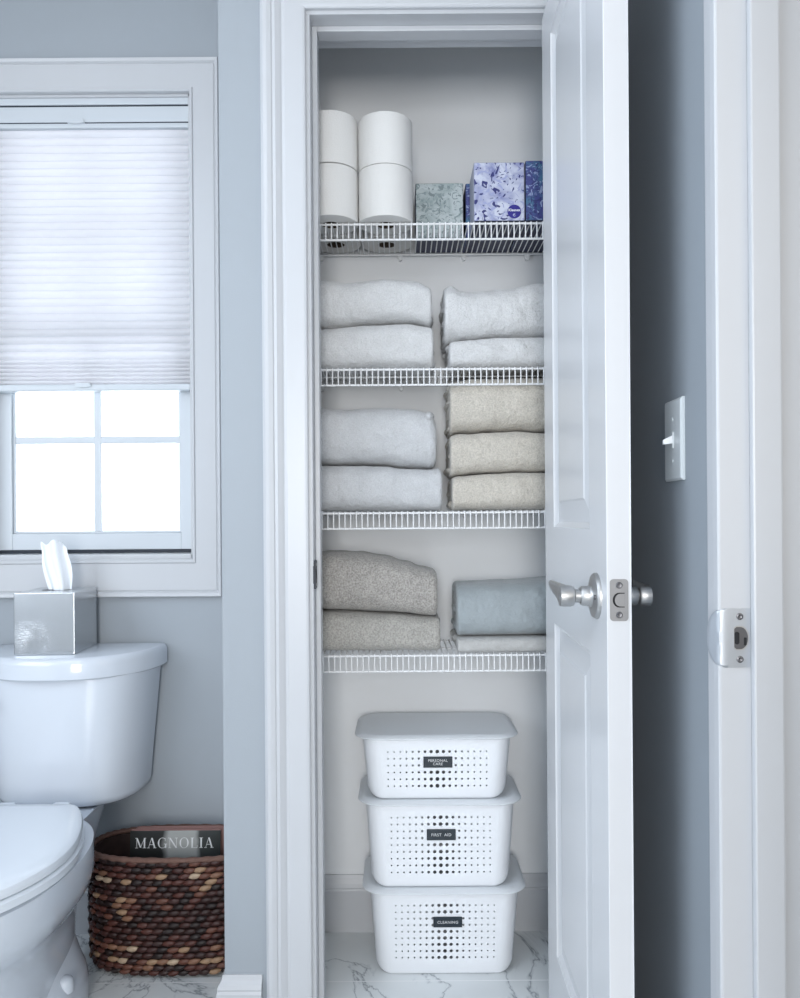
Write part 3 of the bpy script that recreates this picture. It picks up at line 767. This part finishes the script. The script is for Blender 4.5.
# ------------------------------------------------------------------ tissue boxes on the top shelf
def carton(x, y, fm, sm, w=.1125, d=.106, h=.130, label='', logo=False, name='tissue_box', rz=0):
    r = empty(name, (x, y, base), rz); tag(r, label, 'tissue box', 'cartons of tissues on the top shelf')
    b = MB(); b.box(-w / 2, w / 2, -d / 2, d / 2, 0, h, .0012, 1); b.build('carton', fm, r)
    for s in (-1, 1):
        b = MB(); b.box(s * w / 2 - (.0002 if s > 0 else .0006), s * w / 2 + (.0006 if s > 0 else .0002), -d / 2 + .0012, d / 2 - .0012, .0012, h - .0012); b.build('side_panel', sm, r)
    b = MB(); b.box(-w / 2 + .0015, w / 2 - .0015, -d / 2 + .0015, d / 2 - .0015, -.0003, .0005); b.build('base_panel', M['navy'], r)
    b = MB(); b.lathe([(.028, h - .0001), (.028, h + .0004), (.026, h + .0004)], 32); b.bm.verts.ensure_lookup_table()
    for v in b.bm.verts: v.co.x *= 1.2; v.co.y *= .8
    b.build('perforated_opening', sm, r)
    if logo:
        bd = MB(); bd.lathe([(.0155, -d / 2 - .0003), (.0155, -d / 2 - .0008), (.0150, -d / 2 - .0010)], 40, 'Y', (.0335, 0, .0195)); lg = bd.build('badge', M['logo'], r)
        text('lettering', 'Kleenex', .0082, M['ink_white'], (.0335, -d / 2 - .0012, .0225), lg, bold=.0002)
        bb = MB(); bb.lathe([(.0035, -d / 2 - .0010), (.0035, -d / 2 - .0013)], 16, 'Y', (.0335, 0, .0115)); bb.build('badge_dot', M['fl_purple'], lg)
    return r
carton(.0995, 1.914, M['fl_grey'], M['navy'], label='grey-green floral tissue box, shortest looking one, beside the toilet rolls')
carton(.2285, 1.8075, M['fl_purple'], M['lilac'], h=.1305, w=.1125, label='purple and white floral tissue box with a round indigo badge', logo=True)
carton(.3445, 1.8055, M['fl_navy'], M['navy'], h=.133, w=.1125, label='navy and teal patterned tissue box next to the open door')
carton(.2190, 1.9165, M['fl_navy'], M['navy'], label='dark navy tissue box behind the purple floral one')
carton(.3370, 1.9160, M['fl_navy'], M['navy'], label='dark tissue box behind the navy and teal one, seen from below through the shelf')

# ------------------------------------------------------------------ storage bins
def make_bin(nm, xc, z0, zt, rows_, label, txt, plate_row, txt_size, rz=0, plate_dx=0, Db_=.095):
    r = empty(nm, (xc, 1.852, z0 + .0004), rz); tag(r, label, 'storage bin', 'lidded bins stacked on the closet floor')
    H = zt - z0; hb = H - .012
    Wt, Wb, Dt = .169, .156, .100      # half widths, half depths
    def ring(f, ins=0.0, z=None, insy=None):
        w = Wb + (Wt - Wb) * f - ins; d = Db_ + (Dt - Db_) * f - (ins if insy is None else insy)
        return [(x, y, hb * f if z is None else z) for x, y in rrect(w, d, max(.038 - ins, .01), 8)]
    b = MB(); rings = []
    # rounded foot
    for k in range(6):
        a = PI / 2 * k / 6; q_ = 1 - math.sin(a); rings.append(ring(.0, .024 * q_, .020 * (1 - math.cos(a)), .009 * q_))
    def rz_(z, ins=0): f = z / hb; return ring(f, ins, z)
    rings[0:6] = [[(x, y, p[2]) for (x, y, _), p in zip(rr, rr)] for rr in rings[0:6]]
    fs = [.021, hb * .5, hb]
    outer = rings + [rz_(z) for z in fs]
    inner = [rz_(z, .0014) for z in (hb, hb * .5, .024)] + [ring(0, .022, .004, .010)]
    b.rings(outer + inner)
    body = b.build('bin_body', M['plastic'], r, True, 50)
    # punched holes
    nc = 17; dx = .01385; dz = .0156
    cut = MB(); ztop = hb - .0262
    for j in range(rows_):
        for i in range(nc):
            x = (i - 8) * dx; z = ztop - j * dz; t = abs(i - 8)
            rr = [.0045, .0039, .0032, .0027, .0024, .0022, .0020, .0019, .0018][t]
            if rows_ == 6 and j == 0: rr *= .97
            yf = -(Db_ + (Dt - Db_) * z / hb)
            cut.lathe([(rr, yf - .006), (rr, yf + .008)], 12, 'Y', (x, 0, z))
    cm = cut.build('hole_cutter', M['black'], r)
    md = body.modifiers.new('holes', 'BOOLEAN'); md.operation = 'DIFFERENCE'; md.object = cm; md.solver = 'EXACT'
    bpy.context.view_layer.update()
    me = bpy.data.meshes.new_from_object(body.evaluated_get(bpy.context.evaluated_depsgraph_get()))
    body.modifiers.clear(); body.data = me
    bpy.data.objects.remove(cm)
    # lid: overhanging rounded tray with a rolled lip
    lz = H
    LH, LD = .187, .1115
    prof = [(.016, lz - .0115, .0), (.003, lz - .0095, 0), (.0, lz - .0078, 0), (.0, lz - .0062, 0), (.0035, lz - .0035, 0), (.010, lz - .0008, 0), (.016, lz, 0), (.020, lz - .0003, 0), (.030, lz - .0012, 0)]
    lb = MB(); lr = []
    for ins, z, _ in prof: lr.append([(x, y, z) for x, y in rrect(LH - ins, LD - ins, .055 - ins * .8, 10)])
    lb.rings(lr); lid = lb.build('lid', M['lid'], r, True, 50)
    # name plate
    zp = ztop - plate_row * dz; yp = -(Db_ + (Dt - Db_) * zp / hb)
    tilt = math.atan2(Dt - Db_, hb)
    pl = MB(); pl.box(-.0325, .0325, -.0012, .0012, -.0125, .0125, .0008, 1); po = pl.build('name_plate', M['plate'], r)
    po.location = (plate_dx, yp - .0018, zp); po.rotation_euler = (tilt, 0, 0)
    t = text('lettering', txt, txt_size, M['ink_white'], (0, -.0014, 0), po, spacing=1.1)
    return r
make_bin('storage_bin', .0950, 0, .2065, 9, 'lowest white perforated bin, standing on the marble floor', 'CLEANING', 2.5, .0090, 0, .006, .079)
make_bin('storage_bin', .0865, .2065, .4055, 9, 'middle white perforated bin in the closet stack', 'FIRST  AID', 2.5, .0090, 0, .001)
make_bin('storage_bin', .0800, .4055, .5530, 6, 'topmost and shallowest white perforated bin with a bare grey-white lid', 'PERSONAL\nCARE', 1.5, .0085, 0, .001)

# ------------------------------------------------------------------ toilet
TX = -.800
to = empty('toilet', (TX, 1.62, 0)); tag(to, 'white two-piece toilet with closed lid below the window', 'toilet')
def Pt(x, y, z): return (x, y - 1.62, z)
def dshape(hw, yf, yb, n=2.4, N=40, k=1.0):
    pts = []
    for i in range(N + 1):
        a = PI * i / N; c, s = math.cos(a), math.sin(a)
        pts.append((hw * math.copysign(abs(c) ** (2 / n), c), yb - (yb - yf) * abs(s) ** (2 / n)))
    return pts + [(-hw, yb + .004)] + [(hw, yb + .004)]
def loft(secs, name, m, parent=to, smooth=40):
    b = MB(); b.rings([[Pt(x, y, z) for x, y in s] for z, s in secs]); return b.build(name, m, parent, True, smooth)
# tank
secs = []
for z, hw, yf in ((.376, .144, 1.815), (.379, .158, 1.795), (.387, .168, 1.780), (.40, .172, 1.774), (.50, .181, 1.768), (.60, .191, 1.762), (.684, .199, 1.758)):
    secs.append((z, dshape(hw, yf, 1.950, 2.9)))
loft(secs, 'tank', M['porcelain'])
secs = []
for z, g in ((.680, .004), (.684, .0), (.716, .0), (.724, .002), (.729, .006), (.731, .012)):
    secs.append((z, dshape(.2125 - g, 1.738 + g, 1.957, 2.25)))
loft(secs, 'tank_lid', M['porcelain'])
b = MB(); b.lathe([(.016, 1.757 - 1.62), (.016, 1.749 - 1.62), (.008, 1.745 - 1.62)], 20, 'Y', (-.175, 0, .64)); b.tube([(-.175, .128, .64), (-.150, .122, .638), (-.118, .124, .634)], [.006, .006, .005], 10); b.build('flush_lever', M['nickel'], to, True)
# egg outlines
EG = [(1.668, .096), (1.662, .107), (1.645, .121), (1.60, .145), (1.54, .168), (1.48, .183), (1.42, .187), (1.36, .178), (1.30, .154), (1.25, .118), (1.222, .079), (1.210, .040), (1.207, 0)]
def egg(scale=1.0, dy=0.0, dw=0.0, yb=None):
    def cr(p0, p1, p2, p3, t): return .5 * ((2 * p1) + (-p0 + p2) * t + (2 * p0 - 5 * p1 + 4 * p2 - p3) * t * t + (-p0 + 3 * p1 - 3 * p2 + p3) * t ** 3)
    R_ = []
    for i in range(len(EG) - 1):
        P = [EG[max(i - 1, 0)], EG[i], EG[i + 1], EG[i + 2] if i + 2 < len(EG) else (EG[-1][0], -EG[-2][1])]
        for t in (0, .25, .5, .75): R_.append((cr(*[p[0] for p in P], t), max(0, cr(*[p[1] for p in P], t))))
    R_.append(EG[-1]); cy = 1.44
    pts = [((w + dw * min(1, w / .06)) * scale, cy + (y - cy) * (scale + dw / .23) + dy) for y, w in R_]
    return pts + [(-x, y) for x, y in reversed(pts[:-1])]
def zl(y, z, k=.0): return z
loft([(.418, egg(1, 0, -.004)), (.4195, egg(1, 0, -.001)), (.428, egg(1, 0, 0)), (.434, egg(1, 0, -.002)), (.4375, egg(1, 0, -.008)), (.439, egg(1, 0, -.03)), (.4395, egg(1, 0, -.06))], 'seat_lid', M['seat'])
loft([(.396, egg(1, 0, -.004)), (.399, egg(1, 0, .002)), (.412, egg(1, 0, .003)), (.4155, egg(1, 0, 0)), (.417, egg(1, 0, -.006))], 'seat', M['seat'])
def oval(hw, yf, yb, n=2.3, N=len(egg())):
    return [(hw * math.copysign(abs(math.cos(a)) ** (2 / n), math.cos(a)), (yf + yb) / 2 + (yb - yf) / 2 * math.copysign(abs(math.sin(a)) ** (2 / n), math.sin(a))) for a in [PI / 2 - 2 * PI * (k + .5) / N for k in range(N)]]
# bowl body tapering into the pedestal
loft([(.0, oval(.092, 1.38, 1.80)), (.10, oval(.090, 1.38, 1.80)), (.17, oval(.094, 1.375, 1.80)), (.21, oval(.102, 1.36, 1.80)), (.25, oval(.128, 1.31, 1.79)), (.29, oval(.162, 1.255, 1.76)), (.33, oval(.180, 1.225, 1.74)), (.37, oval(.185, 1.21, 1.73)), (.390, oval(.184, 1.21, 1.73)), (.3945, oval(.172, 1.22, 1.72))], 'bowl', M['porcelain'], smooth=60)
# shelf behind the bowl which carries the tank
loft([(.285, oval(.080, 1.60, 1.90, 3)), (.32, oval(.080, 1.60, 1.93, 3.5)), (.36, oval(.087, 1.60, 1.945, 4)), (.3755, oval(.092, 1.60, 1.945, 4))], 'tank_shelf', M['porcelain'], smooth=60)
# foot with flare and trapway
loft([(.0, oval(.124, 1.47, 1.79, 2.2)), (.045, oval(.124, 1.47, 1.79, 2.2)), (.07, oval(.118, 1.48, 1.785, 2.2)), (.095, oval(.104, 1.50, 1.78, 2.2)), (.14, oval(.078, 1.55, 1.775, 2.4)), (.20, oval(.062, 1.60, 1.78, 2.6)), (.30, oval(.055, 1.64, 1.80, 2.6))], 'foot', M['porcelain'], smooth=60)
for s in (-1, 1):
    b = MB(); b.lathe([(.0165, .072), (.0165, .088), (.0145, .096), (.009, .1005), (.002, .102)], 24, 'Z', (s * .104, 1.607 - 1.62, 0)); b.build('bolt_cap', M['porcelain'], to, True)
for s in (-1, 1):
    b = MB(); b.box(s * .06 - .018, s * .06 + .018, 1.672 - 1.62, 1.705 - 1.62, .395, .427, .006); b.build('seat_hinge', M['seat'], to, True)

# ------------------------------------------------------------------ silver tissue cover with tissue
tb = empty('tissue_box_cover', (-.8225, 1.866, .7315), math.radians(2.5)); tag(tb, 'silver hammered-metal tissue box cover on the toilet tank lid', 'tissue box cover')
w = .0685; d = .074; h = .143
b = MB(); b.box(-w, w, -d, d, 0, h, .0018, 2); b.build('cover_body', M['silver'], tb)
b = MB(); b.lathe([(.030, h - .001), (.030, h + .0003)], 32)
for v in b.bm.verts: v.co.x *= 1.15; v.co.y *= .55
b.build('slot', M['black'], tb)
ti = empty('facial_tissue', (-.8165, 1.864, .873)); tag(ti, 'white facial tissue pulled up out of the silver box cover', 'tissue')
b = MB(); rings = []
for k in range(22):
    f = k / 21; z = -.008 + f * .121
    ww = (.024 + .011 * math.sin(min(1, f * 1.2) * PI)) * (1 if f < .94 else 1 - (f - .94) * 1.5) + .006 * f; sx = -.010 * f - .006 * f * f
    row = []
    for q in range(33):
        g = q / 32; a = (g - .5) * 2
        fold = math.sin(g * 15 + f * 1.5) * .0040 * (1 - .3 * f) + math.sin(g * 7 + 1) * .008
        top = .006 * math.sin(g * 9 + 2) * f ** 4 + (.004 * math.cos(a * 2)) * f
        x = a * ww + sx + .003 * math.sin(f * 5 + g * 3)
        row.append((x, fold, z + top))
    rings.append(row)
fr = [[b.bm.verts.new(p) for p in r_] for r_ in rings]
for r0, r1 in zip(fr, fr[1:]):
    for k in range(32): b.bm.faces.new((r0[k], r0[k + 1], r1[k + 1], r1[k]))
o = b.build('tissue_sheet', M['tissue'], ti, True, 180)
md = o.modifiers.new('thick', 'SOLIDIFY'); md.thickness = .0012

# ------------------------------------------------------------------ woven basket
BX, BY = -.5300, 1.8600; BH = .262
bk_ = empty('wicker_basket', (BX, BY, 0)); tag(bk_, 'dark brown woven oval basket on the floor beside the toilet', 'basket')
def bas(f):   # half axes at height fraction f
    bulge = math.sin(PI * min(1, max(0, f)) * .9 + .25) * .003
    return .206 + .003 * f + bulge - .010 * (max(0, .10 - f) / .10) ** 2, .0985 + .001 * f - .008 * (max(0, .10 - f) / .10) ** 2
b = MB(); N_ = 72
outer = []
for k in range(12):
    f = k / 11; a_, c_ = bas(f); outer.append([(x, y, .004 + f * BH) for x, y in superell(a_ - .007, c_ - .007, 2.5, N_)])
inner = [[(x * .965, y * .93, max(z, .012)) for x, y, z in r_] for r_ in reversed(outer)]
b.rings(outer + inner); b.build('inner_shell', M['basket_in'], bk_, True, 60)
# braided rows of leaf-shaped stitches
b = MB(); tones = []; rng = random.Random(3)
rows_n = 19; rh = BH / rows_n
dark = [(.012, .004, .003), (.025, .007, .005), (.042, .012, .009), (.075, .022, .015), (.12, .045, .028), (.21, .105, .062), (.32, .20, .12), (.44, .33, .23)]
bm = b.bm; colmap = []
def per(a_, c_, n_, cnt):
    pts = superell(a_, c_, n_, 720); seg = [0]
    for p, q in zip(pts, pts[1:] + pts[:1]): seg.append(seg[-1] + math.hypot(p[0] - q[0], p[1] - q[1]))
    tot = seg[-1]; out = []; j = 0
    for i in range(cnt):
        t = tot * i / cnt
        while seg[j + 1] < t: j += 1
        p = pts[j]; q = pts[(j + 1) % 720]; nx, ny = (q[1] - p[1]), -(q[0] - p[0]); l = math.hypot(nx, ny) or 1
        out.append((p[0], p[1], (q[0] - p[0]) / l, (q[1] - p[1]) / l, nx / l, ny / l))
    return out, tot
for rw in range(rows_n):
    f = (rw + .5) / rows_n; a_, c_ = bas(f); cnt = 42
    sites, tot = per(a_ - .004, c_ - .004, 2.5, cnt)
    step = tot / cnt
    band = {2: .6, 4: .45, 1: .3, 12: .15, 16: .25, 15: .3, 14: .15, 0: .15}.get(rw, 0)
    for si, (px, py, tx, ty, nx, ny) in enumerate(sites):
        L_ = step * .72; Wd = rh * .50; ph = (rw % 2) * .5 * step + rng.uniform(-.1, .1) * step
        cx, cy = px + tx * ph, py + ty * ph; zc = .006 + (rw + .5) * rh + rng.uniform(-.0006, .0006)
        tilt = -.30 + rng.uniform(-.1, .1)
        idx = int(min(7, max(0, rng.gauss(2.1 + band * 3.0, 1.7))))
        if rng.random() < band * .35: idx = rng.choice((5, 6, 6, 7))
        col = dark[idx]
        verts = []
        segs = 6
        for k in range(segs + 1):
            u = -1 + 2 * k / segs; wv = Wd * (1 - abs(u) ** 1.8) ** .75 if abs(u) < 1 else 0
            ring = []
            for q in range(6):
                aa = 2 * PI * q / 6
                zz2 = wv * math.sin(aa) * 1.05; nn = (wv * .62 + .0006) * math.cos(aa) + (.0022 * (1 - u * u))
                tt = u * L_; z3 = zc + zz2 * math.cos(tilt) - tt * math.sin(tilt) * .55; t3 = tt * math.cos(tilt * .5) + zz2 * math.sin(tilt)
                ring.append(bm.verts.new((cx + tx * t3 + nx * nn, cy + ty * t3 + ny * nn, max(.0008, z3))))
            verts.append(ring)
        nf = []
        for r0, r1 in zip(verts, verts[1:]):
            for q in range(6): nf.append(bm.faces.new((r0[q], r0[(q + 1) % 6], r1[(q + 1) % 6], r1[q])))
        for _ in nf: colmap.append(col)
o = b.build('woven_wall', M['weave'], bk_, True, 75, recalc=True)
at = o.data.color_attributes.new('tone', 'FLOAT_COLOR', 'CORNER')
for p, c in zip(o.data.polygons, colmap):
    for li in p.loop_indices: at.data[li].color = (*c, 1)
b = MB(); a_, c_ = bas(1); pts = superell(a_ - .003, c_ - .003, 2.5, 200); rings = []
for i, (x, y) in enumerate(pts):
    nx, ny = x / a_ ** 2, y / c_ ** 2; l = math.hypot(nx, ny); nx /= l; ny /= l; r_ = .0068 + .0009 * math.sin(i * 2 * PI / 5)
    rings.append([(x + nx * r_ * math.cos(t), y + ny * r_ * math.cos(t), .008 + BH + r_ * .9 * math.sin(t)) for t in [2 * PI * q / 10 for q in range(10)]])
rings.append(rings[0]); b.rings(rings, True, False, False); bmesh.ops.remove_doubles(b.bm, verts=b.bm.verts, dist=1e-6); b.build('rim', M['rim'], bk_, True, 60)

# serif capitals drawn as strokes: cap height 1
def serif_letters(word, cap, m, parent, loc, width):
    T, t = .15, .045                          # thick and thin strokes
    def bar(x0, y0, x1, y1, w):               # slanted stroke cut off horizontally
        return [(x0 - w / 2, y0), (x0 + w / 2, y0), (x1 + w / 2, y1), (x1 - w / 2, y1)]
    def sf(x, y, w=.30): return [(x - w / 2, y), (x + w / 2, y), (x + w / 2, y + t), (x - w / 2, y + t)]
    def arc(cx, cy, rx, ry, a0, a1, n=20):
        out, inn = [], []
        for k in range(n + 1):
            a = math.radians(a0 + (a1 - a0) * k / n); w = t + (T - t) * abs(math.cos(a)) ** 1.5
            out.append((cx + rx * math.cos(a), cy + ry * math.sin(a))); inn.append((cx + (rx - w) * math.cos(a), cy + (ry - t) * math.sin(a)))
        return [[out[k], out[k + 1], inn[k + 1], inn[k]] for k in range(n)]
    def glyph(c):
        if c == 'M': return 1.12, [bar(.16, 0, .16, 1, t), bar(.16, 1, .56, .05, T), bar(.94, 1, .56, .05, t), bar(.95, 0, .95, 1, T), sf(.15, 0), sf(.95, 0, .34), sf(.10, 1 - t, .2), sf(1.0, 1 - t, .2)]
        if c == 'A': return .95, [bar(.14, 0, .46, 1, t), bar(.80, 0, .48, 1, T), [(.25, .32), (.70, .32), (.70, .32 + t), (.25, .32 + t)], sf(.14, 0, .26), sf(.80, 0, .32)]
        if c == 'G': return 1.0, arc(.52, .5, .47, .52, 55, 325) + [bar(.86, .02, .86, .42, T * .9), sf(.84, .42 - t, .30), [(.78, .72), (.82, .72), (.82, .98), (.78, .95)]]
        if c == 'N': return 1.04, [bar(.18, 0, .18, 1, t), bar(.18, 1, .86, 0, T), bar(.86, 0, .86, 1, t), sf(.18, 0, .28), sf(.12, 1 - t, .24), sf(.86, 1 - t, .28)]
        if c == 'O': return 1.02, arc(.51, .5, .47, .52, 0, 360, 36)
        if c == 'L': return .82, [bar(.22, 0, .22, 1, T), [(.12, 0), (.74, 0), (.74, t), (.12, t)], [(.70, 0), (.74, 0), (.77, .26), (.74, .26)], sf(.22, 1 - t, .34)]
        if c == 'I': return .44, [bar(.22, 0, .22, 1, T), sf(.22, 0, .34), sf(.22, 1 - t, .34)]
    b = MB(); x = 0; gl = []
    for c in word: w, ps = glyph(c); gl.append((x, ps)); x += w + .10
    tot = x - .10; k = width / tot
    for gx, ps in gl:
        for p in ps: b.poly_prism([((q[0] + gx) * k - width / 2, (q[1] - .5) * cap) for q in p], 'Y', -.0003, .0003)
    o = b.build('title_lettering', m, parent); o.location = loc; return o
# magazines standing inside the basket
def magazine(x, y, zc, rx, rz, hh, label, cover, title):
    r = empty('magazine', (x, y, zc)); r.rotation_euler = (rx, 0, rz); tag(r, label, 'magazine')
    b = MB(); b.box(-.106, .106, -.0045, .0045, 0, hh); b.build('pages', M['pages'], r)
    b = MB(); b.box(-.1075, .1075, -.0056, -.0046, 0, hh + .0005, .0002, 1); c = b.build('front_cover', cover, r)
    b = MB(); b.box(-.1075, .1075, .0046, .0056, 0, hh + .0015, .0002, 1); b.build('back_cover', M['mag_back'], r)
    if title: serif_letters('MAGNOLIA', .0235, M['ink_white'], c, (-.002, -.0060, hh - .0275), .186)
    return r
magazine(-.5400, 1.838, .014, -math.radians(5), 0, .286, 'magazine with a black and grey cover and white title, standing in the basket', M['cover'], True)
magazine(-.531, 1.858, .014, -math.radians(4), math.radians(.6), .2865, 'reddish-brown magazine just behind the black and grey one in the basket', M['mag_back'], False)

# ------------------------------------------------------------------ lights and world
w_ = bpy.data.worlds.new('World'); bpy.context.scene.world = w_; w_.use_nodes = True
bg = w_.node_tree.nodes['Background']; bg.inputs[0].default_value = (.86, .93, 1.0, 1); bg.inputs[1].default_value = 1.4
def area(name, loc, rot, sx, sy, power, col):
    l = bpy.data.lights.new(name, 'AREA'); l.shape = 'RECTANGLE'; l.size = sx; l.size_y = sy; l.energy = power; l.color = col
    o = bpy.data.objects.new(name, l); C.objects.link(o); o.location = loc; o.rotation_euler = rot; return o
# daylight through the window, added unseen key and fills, and the bright hallway beyond the doorway
area('window_daylight', (-.78, DB + .30, 1.45), (-PI / 2, 0, 0), 1.0, 1.4, 22, (.80, .885, 1.0))
area('rear_key', (-.06, -2.5, 1.25), (math.radians(90), 0, 0), .86, 1.5, 49, (1.0, .985, .965))  # soft key added behind the camera; the rear wall has no window
area('overhead_fill', (-.8, .1, 2.40), (0, 0, 0), .9, .9, 7, (.76, .87, 1.0))  # bluish fill added overhead, without any fixture
area('left_fill', (-1.60, .25, 1.45), (math.radians(90), 0, math.radians(-90)), 1.8, 1.1, 20, (.82, .90, 1.0))  # fill added at the left wall to brighten the open door's face
area('hall_lamp', (1.1, -.2, 1.5), (math.radians(90), 0, math.radians(35)), .8, 1.4, 4, (1.0, .95, .88))

# ------------------------------------------------------------------ camera
cd = bpy.data.cameras.new('camera'); cam = bpy.data.objects.new('camera', cd); C.objects.link(cam)
cd.sensor_fit = 'HORIZONTAL'; cd.sensor_width = 36; cd.lens = 36 * 780 / 800
ROLL = .00716
cam.matrix_world = Matrix.Translation((0, 0, HC)) @ Matrix.Rotation(PI / 2, 4, 'X') @ Matrix.Rotation(-ROLL, 4, 'Z')
cd.shift_y = 18 / 800; cd.clip_start = .02; cd.clip_end = 50
sc_ = bpy.context.scene; sc_.camera = cam
sc_.view_settings.view_transform = 'Standard'; sc_.view_settings.look = 'None'
sc_.view_settings.exposure = 0.47; sc_.view_settings.gamma = 1; sc_.view_settings.use_curve_mapping = False
sc_.cycles.max_bounces = 10
